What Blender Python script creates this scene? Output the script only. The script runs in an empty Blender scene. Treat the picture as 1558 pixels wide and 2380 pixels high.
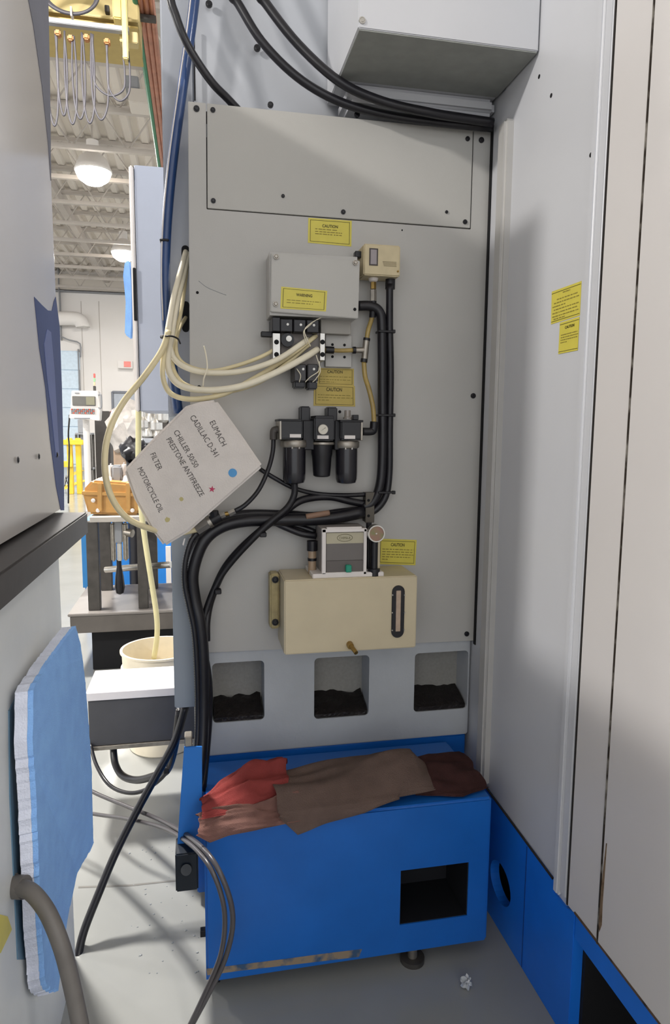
import bpy, bmesh, math, random
from mathutils import Vector, Matrix, noise
random.seed(7)
S = bpy.context.scene
C = bpy.context.collection
# ------------------------------------------------------------------ camera
IW, IH, FPX = 1558, 2380, 1565.0
YAW, PIT, ROLL = math.radians(11.53), math.radians(6.95), math.radians(.49)
CAM = Vector((0, 0, 1.3))
FW = Vector((math.sin(YAW)*math.cos(PIT), math.cos(YAW)*math.cos(PIT), -math.sin(PIT)))
_r0 = Vector((math.cos(YAW), -math.sin(YAW), 0)); _u0 = _r0.cross(FW)
RT = math.cos(ROLL)*_r0 + math.sin(ROLL)*_u0
UP = -math.sin(ROLL)*_r0 + math.cos(ROLL)*_u0
cd = bpy.data.cameras.new('camera'); cam = bpy.data.objects.new('camera', cd); C.objects.link(cam)
cd.sensor_fit = 'VERTICAL'; cd.sensor_height = 36; cd.lens = 36*FPX/IH; cd.clip_start = .02; cd.clip_end = 200
m = Matrix((RT, UP, -FW)).transposed().to_4x4(); m.translation = CAM; cam.matrix_world = m
S.camera = cam
# ------------------------------------------------------------------ world, lights, exposure
w = bpy.data.worlds.new('world'); S.world = w; w.use_nodes = True
w.node_tree.nodes['Background'].inputs[0].default_value = (.95, .97, 1, 1)
w.node_tree.nodes['Background'].inputs[1].default_value = 1.75
S.view_settings.view_transform = 'Standard'; S.view_settings.look = 'None'
S.view_settings.exposure = 0.0; S.view_settings.gamma = 1; S.view_settings.use_curve_mapping = False
LAMPS = [(-7.3, -2.5, 5.55, 700), (-1.4, 3.7, 5.55, 560), (-1.66, 12.6, 5.6, 350), (-1.72, 18.0, 5.6, 350),  # second lamp is out of view, added to brighten the aisle floor
         (-6.2, 8.0, 5.55, 350), (-7.5, 15.0, 5.55, 350), (3.5, -4.5, 5.55, 150)]  # last three lamps are unseen, added for ambient fill
# ------------------------------------------------------------------ helpers: pixels of the photograph to points on world planes
def at(x, y, X=None, Y=None, Z=None):
    d = FW + (x-IW/2)/FPX*RT - (y-IH/2)/FPX*UP
    t = X/d.x if X is not None else Y/d.y if Y is not None else (Z-CAM.z)/d.z
    return CAM + t*d
def mpp(p): return (p-CAM).dot(FW)/FPX
def lin(h):
    h = h.lstrip('#'); o = []
    for i in (0, 2, 4):
        c = int(h[i:i+2], 16)/255; o.append(c/12.92 if c <= .04045 else ((c+.055)/1.055)**2.4)
    return o
MATS = {}
def mat(name, hexc, rough=.5, metal=0, noise_amt=.06, nscale=12, bump=0, bscale=200, hex2=None, mix=(.5, .65), coat=0, trans=0, emit=0, alpha=1, spec=.5, ior=1.45, detail=4):
    if name in MATS: return MATS[name]
    mt = bpy.data.materials.new(name); mt.use_nodes = True; n = mt.node_tree.nodes; l = mt.node_tree.links
    b = n['Principled BSDF']; c = lin(hexc)
    b.inputs['Roughness'].default_value = rough; b.inputs['Metallic'].default_value = metal
    b.inputs['Coat Weight'].default_value = coat; b.inputs['Coat Roughness'].default_value = .08
    b.inputs['Transmission Weight'].default_value = trans; b.inputs['Alpha'].default_value = alpha
    b.inputs['Specular IOR Level'].default_value = spec; b.inputs['IOR'].default_value = ior
    tc = n.new('ShaderNodeTexCoord'); g = n.new('ShaderNodeNewGeometry')
    nz = n.new('ShaderNodeTexNoise'); nz.inputs['Scale'].default_value = nscale; nz.inputs['Detail'].default_value = detail
    l.new(g.outputs['Position'], nz.inputs['Vector'])
    rp = n.new('ShaderNodeValToRGB'); e = rp.color_ramp.elements
    if hex2:
        e[0].position, e[1].position = mix; e[0].color = (*c, 1); e[1].color = (*lin(hex2), 1)
    else:
        e[0].position, e[1].position = .3, .7
        e[0].color = (*[v*(1-noise_amt) for v in c], 1); e[1].color = (*[min(1, v*(1+noise_amt)) for v in c], 1)
    l.new(nz.outputs['Fac'], rp.inputs['Fac']); l.new(rp.outputs['Color'], b.inputs['Base Color'])
    if bump:
        bz = n.new('ShaderNodeTexNoise'); bz.inputs['Scale'].default_value = bscale; bz.inputs['Detail'].default_value = 3
        l.new(g.outputs['Position'], bz.inputs['Vector'])
        bp = n.new('ShaderNodeBump'); bp.inputs['Strength'].default_value = bump; bp.inputs['Distance'].default_value = .004
        l.new(bz.outputs['Fac'], bp.inputs['Height']); l.new(bp.outputs['Normal'], b.inputs['Normal'])
    if emit:
        b.inputs['Emission Color'].default_value = (*c, 1); b.inputs['Emission Strength'].default_value = emit
    MATS[name] = mt; return mt
# ------------------------------------------------------------------ helpers: objects
WL = {}
def put(o, parent, wl):
    o.location = wl; WL[o.name] = Vector(wl)
    if parent:
        o.parent = parent; o.matrix_parent_inverse = Matrix.Translation(-WL[parent.name])
    return o
def thing(name, label, cat, loc, group=None):
    o = bpy.data.objects.new(name, None); C.objects.link(o); o.empty_display_size = .05
    put(o, None, Vector(loc)); return tag(o, label, cat, group)
def tag(o, label, cat=None, group=None, kind=None):
    o['label'] = label
    if cat: o['category'] = cat
    if group: o['group'] = group
    if kind: o['kind'] = kind
    return o
def struct(o, label=None):
    o['kind'] = 'structure'
    if label: o['label'] = label
    return o
def obj(name, bm, mt, parent=None, smooth=False, bevel=0, bseg=2):
    if bevel: bmesh.ops.bevel(bm, geom=[e for e in bm.edges if len(e.link_faces) == 2 and e.calc_face_angle(0) > .5], offset=bevel, segments=bseg, affect='EDGES', clamp_overlap=True)
    bmesh.ops.recalc_face_normals(bm, faces=bm.faces)
    me = bpy.data.meshes.new(name)
    vs = [v.co for v in bm.verts]
    lo = Vector([min(v[i] for v in vs) for i in range(3)]); hi = Vector([max(v[i] for v in vs) for i in range(3)])
    c = (lo+hi)/2; c.z = lo.z
    bmesh.ops.translate(bm, verts=bm.verts, vec=-c)
    bm.to_mesh(me); bm.free(); me.materials.append(mt)
    if smooth:
        me.shade_smooth()
        if smooth != 'all': me.set_sharp_from_angle(angle=.7)
    o = bpy.data.objects.new(name, me); C.objects.link(o)
    return put(o, parent, c)
def a_box(bm, lo, hi):
    g = bmesh.ops.create_cube(bm, size=1); lo, hi = Vector(lo), Vector(hi)
    for v in g['verts']: v.co = Vector([(lo[i]+hi[i])/2 + v.co[i]*(hi[i]-lo[i]) for i in range(3)])
    return g['verts']
def box(name, lo, hi, mt, parent=None, bevel=.0015):
    bm = bmesh.new(); lo = Vector(lo); hi = Vector(hi)
    a_box(bm, [min(lo[i], hi[i]) for i in range(3)], [max(lo[i], hi[i]) for i in range(3)])
    return obj(name, bm, mt, parent, bevel=bevel, bseg=1 if bevel < .003 else 3, smooth=bevel >= .003)
def pbox(name, x0, y0, x1, y1, Yf, Yb, mt, parent=None, bevel=.0015):     # a box whose front face sits in the plane Y=Yf
    xm, ym = (x0+x1)/2, (y0+y1)/2
    return box(name, (at(x0, ym, Y=Yf).x, Yf, at(xm, y1, Y=Yf).z), (at(x1, ym, Y=Yf).x, Yb, at(xm, y0, Y=Yf).z), mt, parent, bevel)
def a_prism(bm, pts, vec):
    vs = [bm.verts.new(p) for p in pts]; vec = Vector(vec)
    f = bm.faces.new(vs); r = bmesh.ops.extrude_face_region(bm, geom=[f])
    bmesh.ops.translate(bm, verts=[v for v in r['geom'] if isinstance(v, bmesh.types.BMVert)], vec=vec)
def prism(name, pts, vec, mt, parent=None, bevel=0, smooth=False):
    bm = bmesh.new(); a_prism(bm, pts, vec)
    return obj(name, bm, mt, parent, smooth=smooth, bevel=bevel)
def slab(name, pxs, mt, parent=None, Y=None, X=None, th=.01, bevel=0, smooth=False):   # polygon on a world plane, with thickness behind it
    if Y is not None: return prism(name, [at(x, y, Y=Y) for x, y in pxs], (0, th, 0), mt, parent, bevel, smooth)
    return prism(name, [at(x, y, X=X) for x, y in pxs], (th, 0, 0), mt, parent, bevel, smooth)
def frame_of(d):
    d = d.normalized(); a = Vector((0, 0, 1)) if abs(d.z) < .9 else Vector((1, 0, 0))
    u = d.cross(a).normalized(); return u, d.cross(u)
def a_cyl(bm, p, q, r, r2=None, n=16):
    p, q = Vector(p), Vector(q); u, v = frame_of(q-p); r2 = r if r2 is None else r2; A, B = [], []
    for i in range(n):
        t = 2*math.pi*i/n; k = u*math.cos(t)+v*math.sin(t); A.append(bm.verts.new(p+k*r)); B.append(bm.verts.new(q+k*r2))
    for i in range(n): bm.faces.new((A[i], A[(i+1) % n], B[(i+1) % n], B[i]))
    bm.faces.new(A[::-1]); bm.faces.new(B)
def cyl(name, p, q, r, mt, parent=None, r2=None, n=16, bevel=0):
    bm = bmesh.new(); a_cyl(bm, p, q, r, r2, n); return obj(name, bm, mt, parent, smooth=n > 8, bevel=bevel, bseg=1)
def lathe(name, base, prof, mt, parent=None, n=24, axis=Vector((0, 0, 1))):   # prof: (radius, height) pairs
    bm = bmesh.new(); u, v = frame_of(axis); R = []
    for r, h in prof:
        R.append([bm.verts.new(base+axis*h+(u*math.cos(2*math.pi*i/n)+v*math.sin(2*math.pi*i/n))*max(r, 1e-4)) for i in range(n)])
    for a, b in zip(R, R[1:]):
        for i in range(n): bm.faces.new((a[i], a[(i+1) % n], b[(i+1) % n], b[i]))
    bm.faces.new(R[0][::-1]); bm.faces.new(R[-1])
    return obj(name, bm, mt, parent, smooth=True)
def spline(pts, res=6):
    pts = [Vector(p) for p in pts]; o = []
    P = [2*pts[0]-pts[1]]+pts+[2*pts[-1]-pts[-2]]
    for i in range(1, len(P)-2):
        a, b, c, d = P[i-1:i+3]
        for k in range(res):
            t = k/res; o.append(.5*((2*b)+(c-a)*t+(2*a-5*b+4*c-d)*t*t+(3*b-a-3*c+d)*t**3))
    o.append(pts[-1]); return o
def a_tube(bm, pts, r, n=10, res=6, ribs=0):
    P = spline(pts, res) if res > 1 else [Vector(p) for p in pts]
    if ribs:
        Q = []; acc = 0
        L = sum((b-a).length for a, b in zip(P, P[1:])); k = int(L/ribs); tot = [0]
        for a, b in zip(P, P[1:]): tot.append(tot[-1]+(b-a).length)
        j = 0
        for i in range(k*2+1):
            s = L*i/(k*2)
            while j < len(P)-2 and tot[j+1] < s: j += 1
            t = (s-tot[j])/max(1e-9, tot[j+1]-tot[j]); Q.append(P[j].lerp(P[j+1], t))
        P = Q
    u = None; R = []
    for i, p in enumerate(P):
        d = (P[min(i+1, len(P)-1)]-P[max(i-1, 0)]).normalized()
        if u is None: u, _ = frame_of(d)
        u = (u-d*u.dot(d)).normalized(); v = d.cross(u)
        rr = r*(1 if not ribs else (1.0 if i % 2 else .86))
        R.append([bm.verts.new(p+(u*math.cos(2*math.pi*k/n)+v*math.sin(2*math.pi*k/n))*rr) for k in range(n)])
    for a, b in zip(R, R[1:]):
        for i in range(n): bm.faces.new((a[i], a[(i+1) % n], b[(i+1) % n], b[i]))
    bm.faces.new(R[0][::-1]); bm.faces.new(R[-1])
def tube(name, pts, r, mt, parent=None, n=10, res=6, ribs=0):
    bm = bmesh.new(); a_tube(bm, pts, r, n, res, ribs); return obj(name, bm, mt, parent, smooth='all')
def pp(l): return [at(x, y, Y=Y) for x, y, Y in l]
def sphere(name, c, r, mt, parent=None, sc=(1, 1, 1), jitter=0):
    bm = bmesh.new(); bmesh.ops.create_icosphere(bm, subdivisions=3, radius=1)
    for v in bm.verts:
        k = 1+jitter*(noise.noise(v.co*2.3+Vector(c)))
        v.co = Vector((v.co.x*sc[0], v.co.y*sc[1], v.co.z*sc[2]))*r*k+Vector(c)
    return obj(name, bm, mt, parent, smooth=True)
def cut(o, cutters):
    for c in cutters:
        md = o.modifiers.new('cut', 'BOOLEAN'); md.object = c; md.operation = 'DIFFERENCE'; md.solver = 'EXACT'
    bpy.context.view_layer.update(); dg = bpy.context.evaluated_depsgraph_get()
    me = bpy.data.meshes.new_from_object(o.evaluated_get(dg)); o.modifiers.clear(); me.shade_flat(); o.data = me
    for c in cutters: bpy.data.objects.remove(c, do_unlink=True)
def text(name, s, start, end, height, normal, mt, parent, bold=0):       # lettering laid on a surface between two points
    cu = bpy.data.curves.new('t', 'FONT'); cu.body = s; cu.extrude = .001; cu.resolution_u = 3; cu.offset = bold
    t = bpy.data.objects.new('t', cu); C.objects.link(t); bpy.context.view_layer.update()
    me = bpy.data.meshes.new_from_object(t.evaluated_get(bpy.context.evaluated_depsgraph_get()))
    bpy.data.objects.remove(t, do_unlink=True)
    xs = [v.co.x for v in me.vertices]; ys = [v.co.y for v in me.vertices]
    ex = (end-start); L = ex.length; ex = ex/L; nn = Vector(normal).normalized(); ey = nn.cross(ex)
    for v in me.vertices:
        v.co = ex*((v.co.x-min(xs))/(max(xs)-min(xs))*L) + ey*((v.co.y-min(ys))/(max(ys)-min(ys))*height) + nn*(v.co.z*.2)
    me.materials.append(mt); o = bpy.data.objects.new(name, me); C.objects.link(o)
    return put(o, parent, start)
_bolt = {}
def bolt(p, r, parent, mt, axis='Y', name='bolt', h=.004, socket=True):
    key = (round(r, 4), mt.name, axis, h)
    if key not in _bolt:
        bm = bmesh.new(); d = Vector((0, -1, 0)) if axis == 'Y' else Vector((-1, 0, 0))
        a_cyl(bm, d*-.002, d*h*.7, r, n=12); a_cyl(bm, d*h*.7, d*h, r*.8, r*.55, n=6)
        me = bpy.data.meshes.new('bolt'); bmesh.ops.recalc_face_normals(bm, faces=bm.faces); bm.to_mesh(me); bm.free(); me.materials.append(mt); _bolt[key] = me
    o = bpy.data.objects.new(name, _bolt[key]); C.objects.link(o); return put(o, parent, Vector(p))
# ------------------------------------------------------------------ materials
M_PANEL = mat('grey_paint', 'b4b2ae', .42, noise_amt=.03, nscale=5, bump=.05, bscale=350)
M_PANEL2 = mat('grey_paint_cover', 'b2b0ab', .45, noise_amt=.03, nscale=4, bump=.05, bscale=350)
M_COL = mat('blue_grey_paint', 'b9bcc2', .38, noise_amt=.03, nscale=4)
M_ENC = mat('pale_grey_paint', 'c5c6ca', .33, noise_amt=.025, nscale=3)
M_DOOR = mat('warm_white_paint', 'd0ccca', .38, noise_amt=.02, nscale=3)
M_CAST = mat('casting_paint', 'b2b5b8', .5, noise_amt=.05, nscale=10, bump=.15, bscale=90)
M_BLUE = mat('blue_paint', '1560b4', .38, noise_amt=.08, nscale=7, bump=.04, bscale=120)
M_BLUE2 = mat('blue_frame_paint', '1a70d8', .4, noise_amt=.06, nscale=9)
M_BLACK = mat('black_rubber', '16151a', .45, noise_amt=.2, nscale=60)
M_BLK2 = mat('black_plastic', '17161b', .35, noise_amt=.15, nscale=40)
M_CABLE = mat('black_cable', '1b1a1f', .33, noise_amt=.15, nscale=50)
M_DARK = mat('dark_hollow', '0c0c10', .8)
M_DKSTEEL = mat('dark_steel', '4a4744', .5, metal=.3, noise_amt=.2, nscale=20)
M_STEEL = mat('bright_steel', 'b9b6b0', .28, metal=.9, noise_amt=.1, nscale=40)
M_ZINC = mat('zinc', '9b958c', .38, metal=.8, noise_amt=.15, nscale=60)
M_BRASS = mat('brass', '9a7f4a', .35, metal=.85, noise_amt=.2, nscale=60)
M_YEL = mat('sticker_yellow', 'd0c350', .4, noise_amt=.04, nscale=30)
M_YEL2 = mat('sticker_yellow_aged', 'bca654', .45, noise_amt=.06, nscale=30)
M_INK = mat('ink', '4a431c', .6)
M_FAINT = mat('faint_ink', '8a7d36', .6)
M_INKB = mat('ink_black', '1d1c20', .6)
M_CREAM = mat('cream_paint', 'c6b99c', .42, noise_amt=.04, nscale=14)
M_BEIGE = mat('beige_plastic', 'c5b795', .5, noise_amt=.07, nscale=40)
M_TUBE = mat('cream_nylon', 'e6dec8', .32, noise_amt=.08, nscale=12)
M_TUBE2 = mat('yellowed_nylon', 'd8cba4', .3, noise_amt=.12, nscale=14)
M_AMBER = mat('amber_tube', 'a08a52', .22, noise_amt=.2, nscale=30)
M_WHITE = mat('white_plastic', 'dcd6d2', .4, noise_amt=.03)
M_PAPER = mat('soft_white_felt', 'd6cfc9', .85, noise_amt=.05, nscale=18, bump=.25, bscale=260)
M_HOSE = mat('blue_hose', '2b4778', .3, noise_amt=.15, nscale=16, coat=.3)
M_FLOOR = mat('epoxy_floor', '8f908d', .2, noise_amt=.08, nscale=2.5, bump=.03, bscale=14, spec=.5)
M_LEFT = mat('glossy_beige_grey', 'b4afab', .2, noise_amt=.02, nscale=2, bump=.03, bscale=6)
M_LOW = mat('left_body_paint', 'd6d9d9', .4, noise_amt=.03)
M_REFL = mat('blue_reflection_paint', '3f4d7a', .5, noise_amt=.12, nscale=6, spec=.15)  # colour of a reflection in the left cover, held as paint
M_PAD = mat('blue_filter_fleece', '90bfff', .95, noise_amt=.08, nscale=22, bump=.6, bscale=420)
M_PADW = mat('white_filter_fleece', 'dfe4f4', .95, noise_amt=.06, nscale=30, bump=.6, bscale=300)
M_COND = mat('grey_conduit', '6a6662', .5, noise_amt=.08, nscale=30)
M_REDRAG = mat('red_shop_cloth', 'b0504c', .9, noise_amt=.22, nscale=16, bump=.5, bscale=500)
M_PINK = mat('dirty_pink_cloth', 'a0776c', .9, noise_amt=.22, nscale=14, bump=.5, bscale=500)
M_TOWEL = mat('grey_brown_towel', '8d776d', .95, noise_amt=.12, nscale=18, bump=.7, bscale=380)
M_BRN = mat('dark_brown_cloth', '5a3a38', .95, noise_amt=.25, nscale=22, bump=.6, bscale=420)
M_SLUDGE = mat('oily_sludge', '1a1514', .45, noise_amt=.4, nscale=50, bump=.9, bscale=90)
M_CABD = mat('cabinet_blue_grey', 'a9afbd', .4, noise_amt=.02)
M_HALLW = mat('hall_white', 'e6e2de', .7, noise_amt=.02, nscale=1)
M_CEIL = mat('ceiling_white', 'd9d2c9', .7, noise_amt=.04, nscale=1)
M_JOIST = mat('joist_paint', 'b9b2ab', .6, noise_amt=.06, nscale=3)
M_CRANE = mat('crane_yellow', 'c0ae78', .45, noise_amt=.06, nscale=6)
M_BYEL = mat('bollard_yellow', 'e6c63c', .5, noise_amt=.06)
M_COPPER = mat('copper_pipe', 'b07a64', .35, metal=.5, noise_amt=.15, nscale=8)
M_GREENP = mat('green_pipe', '3f7d5e', .5)
M_FEST = mat('festoon_grey', '4c4a50', .5)
M_TAN = mat('tan_plastic', 'b98d50', .4, noise_amt=.1, nscale=20)
M_BCAB = mat('bright_blue_cabinet', '2f7fd0', .4, noise_amt=.05)
M_GREY = mat('mid_grey', '8d8f93', .5)
M_LTBLUE = mat('pale_blue_panel', 'cfe0ee', .5)
M_BUCKET = mat('bucket_plastic', 'e6dcc6', .4, noise_amt=.05, nscale=20)
M_GLOW = mat('lamp_glow', 'fff4e6', .5, emit=30)
M_GLASS = mat('sight_glass', 'b09a86', .15, noise_amt=.1, nscale=60, coat=.5)
# ------------------------------------------------------------------ the hall: floor, far wall, ceiling
box('floor', (-16, -8, -.1), (12, 25, 0), M_FLOOR, bevel=0); fl = bpy.data.objects['floor']; struct(fl, 'pale grey glossy epoxy floor')
prism('joint', [at(182, 2060, Z=.0004), at(300, 2056, Z=.0004), at(420, 2044, Z=.0004), at(420, 2047, Z=.0004), at(300, 2060, Z=.0004), at(182, 2064, Z=.0004)], (0, 0, .0004), mat('joint_grey', '6f6d68', .7), fl)
YB = 24.0
wb = struct(box('wall_back', (-16, YB, 0), (12, YB+.3, 6.5), M_HALLW, bevel=0), 'white far wall of the hall')
wall_part = lambda n, x0, y0, x1, y1, mt, d=.05: pbox(n, x0, y0, x1, y1, YB-d, YB, mt, wb, .005)
for x in (195, 236): wall_part('wall_joint', x-.6, 700, x+.6, 1085, M_JOIST, .01)
wall_part('wall_band', 100, 640, 330, 676, M_CEIL, .12)
wall_part('conduit', 100, 677, 300, 679.5, M_GREY, .2)
wall_part('conduit', 136.5, 600, 138.5, 790, M_GREY, .2)
tube('conduit', pp([(138, 780, YB-.15), (160, 790, YB-.15), (186, 799, YB-.15), (187, 830, YB-.15)]), .025, M_GREY, wb, n=6, res=3)
d1 = struct(pbox('door_1', 120, 815, 186, 1085, YB-.06, YB, M_LTBLUE), 'pale blue sectional overhead door')
for k in range(6): pbox('panel', 121, 817+k*44, 185.5, 859+k*44, YB-.1, YB-.06, M_LTBLUE, d1, .01)
for x in (186, 120): pbox('frame', x-1.2, 811, x+1.8, 1085, YB-.14, YB, M_GREY, d1, .01)
d2 = struct(pbox('door_2', 264, 913, 330, 1085, YB-.06, YB, M_GREY), 'grey steel door in the far wall')
pbox('frame', 261, 910, 266, 1085, YB-.1, YB, mat('door_frame_grey', '777b84', .5), d2, .01); pbox('frame', 261, 909, 331, 914, YB-.1, YB, MATS['door_frame_grey'], d2, .01)
pbox('leaf', 267, 916, 327, 1085, YB-.09, YB-.06, mat('door_leaf', 'aab0ba', .5), d2, .01)
wd = thing('ventilation_duct', 'white elbowed ventilation duct on the far white wall', 'duct', at(165, 742, Y=YB-.4))
tube('pipe', pp([(100, 741, YB-.4), (165, 740, YB-.4), (184, 744, YB-.4), (192, 756, YB-.4), (193, 760, YB-.4)]), .22, M_HALLW, wd, n=12)
ex = thing('exit_sign', 'small red and white illuminated sign high on the far wall', 'sign', at(290, 848, Y=YB-.3))
pbox('housing', 274, 838, 308, 856, YB-.25, YB, M_HALLW, ex, .01); pbox('face', 288, 840, 304, 853, YB-.28, YB-.25, mat('sign_red', 'ef8f86', .5), ex, .005)
# ceiling: corrugated deck and bar joists
bm = bmesh.new(); ZC = 6.35; xs = []; x = -16.0
while x < 12:
    for dx, dz in ((0, 0), (.10, 0), (.14, .06), (.24, .06), (.28, 0)):
        if dx < .28: xs.append((x+dx, dz))
    x += .28
A = [bm.verts.new((x, -8, ZC+z)) for x, z in xs]; B = [bm.verts.new((x, YB, ZC+z)) for x, z in xs]
for i in range(len(xs)-1): bm.faces.new((A[i], A[i+1], B[i+1], B[i]))
r = bmesh.ops.extrude_face_region(bm, geom=bm.faces[:]); bmesh.ops.translate(bm, verts=[v for v in r['geom'] if isinstance(v, bmesh.types.BMVert)], vec=(0, 0, .08))
struct(obj('ceiling', bm, M_CEIL), 'corrugated white steel roof deck')
for k, y in enumerate([7.6, 9.0, 10.4, 11.8, 13.2, 14.6, 16.0, 17.4, 18.8, 20.2, 21.6, 23.0]):
    jo = struct(box('ceiling_joist', (-9, y-.05, ZC-.08), (5, y+.05, ZC-.01), M_JOIST), 'white open-web steel roof joist')
    box('bottom_chord', (-9, y-.04, ZC-.70), (5, y+.04, ZC-.63), M_JOIST, jo)
    bm = bmesh.new(); x = -9.0; s = 0
    while x < 5:
        a_cyl(bm, (x, y, ZC-.66 if s else ZC-.05), (x+.42, y, ZC-.05 if s else ZC-.66), .014, n=5); x += .42; s = 1-s
    wbm = obj('web', bm, M_JOIST, jo); wbm['kind'] = 'stuff'
struct(box('ceiling_joist', (-2.9, 4, ZC-.32), (-2.75, YB, ZC-.12), M_JOIST), 'long white steel girder under the roof joists')
# lamps
for i, (x, y, z, e) in enumerate(LAMPS):
    labs = ['round high bay lamp hanging behind the left machine', 'added unseen high bay lamp lighting the aisle beside the grey column', 'large dazzling high bay lamp nearest in the ceiling gap',
            'smaller dazzling high bay lamp further off beside the grey cabinet', 'added unseen high bay lamp over the far left of the hall', 'added unseen high bay lamp near the far end of the hall', 'added unseen high bay lamp behind the white enclosure']
    t = thing('high_bay_lamp', labs[i], 'lamp', (x, y, z), 'high bay lamps of the hall')
    lathe('reflector', Vector((x, y, z)), [(.30, 0), (.31, .02), (.22, .22), (.10, .32), (.10, .5)], M_HALLW, t, n=20)
    lathe('lens', Vector((x, y, z-.05)), [(.02, -.16), (.14, -.14), (.24, -.07), (.285, .02), (.29, .055)], M_GLOW, t, n=20)
    cyl('hanger', (x, y, z+.5), (x, y, ZC), .015, M_JOIST, t, n=6)
    ld = bpy.data.lights.new('lamp_light', 'AREA'); ld.shape = 'DISK'; ld.size = .6; ld.energy = e; ld.color = (1, .965, .92)
    lo = bpy.data.objects.new('lamp_light', ld); C.objects.link(lo); put(lo, t, Vector((x, y, z-.24)))
    if i == 0: lo.rotation_euler = (Vector((.5, 1.7, 1.5))-lo.location).to_track_quat('-Z', 'Y').to_euler()
# ------------------------------------------------------------------ the machine: column, panel, casting, hood
PF = 1.74
mc = thing('machining_center', 'grey and blue machine tool column seen from behind with flat access panels', 'machine', (.38, 1.9, 0))
bm = bmesh.new(); a = at(452, 60, Y=1.84)
col = box('column', (.005, 1.852, .30), (.757, 2.6, 3.4), M_COL, mc, .004)
box('side_plate', (-.075, 1.86, .62), (.005, 2.4, 3.4), mat('side_plate_paint', 'a9adb5', .4, noise_amt=.03), mc, .004)
for x0, y0, x1, y1 in ((422, 570, 440, 610), (424, 700, 440, 772)):
    a, b = at((x0+x1)/2, y0, Y=1.859), at((x0+x1)/2, y1, Y=1.859); rr = (x1-x0)/2*mpp(a)
    pts = [a+Vector((rr*math.cos(t), 0, rr*math.sin(t)-rr)) for t in [math.pi*k/8 for k in range(9)]]+[b+Vector((rr*math.cos(t), 0, rr*math.sin(t)+rr)) for t in [math.pi+math.pi*k/8 for k in range(9)]]
    prism('slot', pts, (0, .002, 0), M_DARK, mc)
for x, y in ((486, 10), (598, 112)): bolt(at(x, y, Y=1.84), .0085, mc, M_BLK2)
pbox('corner_gasket', 450, 60, 454, 232, 1.835, 1.84, M_BLK2, mc, 0)
back = pbox('panel_backing', 470, 290, 1110, 545, PF+.0155, PF+.02, M_DARK, mc, 0)
pan = slab('rear_panel', [(437, 235), (479, 239.3), (480.5, 486), (1095, 533), (1102.5, 303.5), (1147, 308), (1107, 1489), (446, 1519)], M_PANEL, mc, Y=PF, th=.014, bevel=.0012)
cov = slab('cover_plate', [(481.5, 239.8), (1100, 303.5), (1093, 530), (482.5, 483.5)], M_PANEL2, mc, Y=PF-.001, th=.012, bevel=.0008)
for x, y in ((457, 253), (629, 244), (830, 267), (1119, 326), (1100, 920), (1085, 1473)): bolt(at(x, y, Y=PF), .0072, pan, M_BLK2)
for x, y, r in ((495, 256, .006), (1087, 323, .006), (496, 467, .006), (658, 456, .0045), (798, 493, .006), (1038, 493, .004), (1081, 516, .006)): bolt(at(x, y, Y=PF-.001), r, cov, M_BLK2)
for x, y, r in ((459, 680, .0035), (463, 900, .005), (935, 535, .002), (790, 957, .004), (801, 802, .004)): bolt(at(x, y, Y=PF), r, pan, M_DARK, name='hole', h=.001)
for x in (.0, .745):                                          # stand-offs that carry the panel on the column
    for z in (.8, 2.0): box('stand_off', (x+.01, PF+.014, z), (x+.035, 1.84, z+.03), M_COL, pan, 0)
# base casting with three pockets
a, b = at(446, 1500, Y=1.75), at(1104, 1489, Y=1.75)
zb = .425
cast = box('base_casting', (-.02, 1.75, zb), (.757, 2.5, .80), M_CAST, mc, .004)
cutters = []; pockets = [(493, 1542, 615, 1672), (731, 1530, 857, 1662), (965, 1519, 1085, 1646)]
for x0, y0, x1, y1 in pockets:
    p, q = at(x0, y0, Y=1.75), at(x1, y1, Y=1.75)
    rr = .012; rc = []
    for cx_, cz_, a0 in ((q.x-rr, p.z-rr, 0), (p.x+rr, p.z-rr, 90), (p.x+rr, q.z+rr, 180), (q.x-rr, q.z+rr, 270)):
        rc += [Vector((cx_+rr*math.cos(math.radians(a0+k*18)), 1.70, cz_+rr*math.sin(math.radians(a0+k*18)))) for k in range(6)]
    cutters.append(prism('c', rc, (0, .151, 0), M_CAST))
cut(cast, cutters)
for x0, y0, x1, y1 in pockets:
    p, q = at(x0, y0, Y=1.75), at(x1, y1, Y=1.75); box('pocket_back', (p.x-.002, 1.835, q.z-.002), (q.x+.002, 1.8495, p.z+.002), mat('shaded_raw_casting', '8f8d88', .75, noise_amt=.07, nscale=120, bump=.3, bscale=160), mc, 0); bm = bmesh.new(); n = 14  # speckled casting, with recess shade added as a darker grey
    V = []
    for j in range(7):
        for i in range(n):
            X = p.x+.004+(q.x-p.x-.008)*i/(n-1); Yy = 1.754+.08*j/6
            h = .012+.03*(j/6)**.7*(1+.5*noise.noise(Vector((X*40, Yy*40, 3))))
            V.append(bm.verts.new((X, Yy, q.z+h)))
    for j in range(6):
        for i in range(n-1): bm.faces.new((V[j*n+i], V[j*n+i+1], V[(j+1)*n+i+1], V[(j+1)*n+i]))
    r = bmesh.ops.extrude_face_region(bm, geom=bm.faces[:])
    for v in r['geom']:
        if isinstance(v, bmesh.types.BMVert): v.co.z = q.z+.0005
    so = obj('sludge', bm, M_SLUDGE, mc, smooth=True); so['label'] = 'black oily chips in the pocket'
box('base', (-.02, 1.752, .03), (.75, 2.5, zb), M_BLUE, mc, .003)
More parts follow.
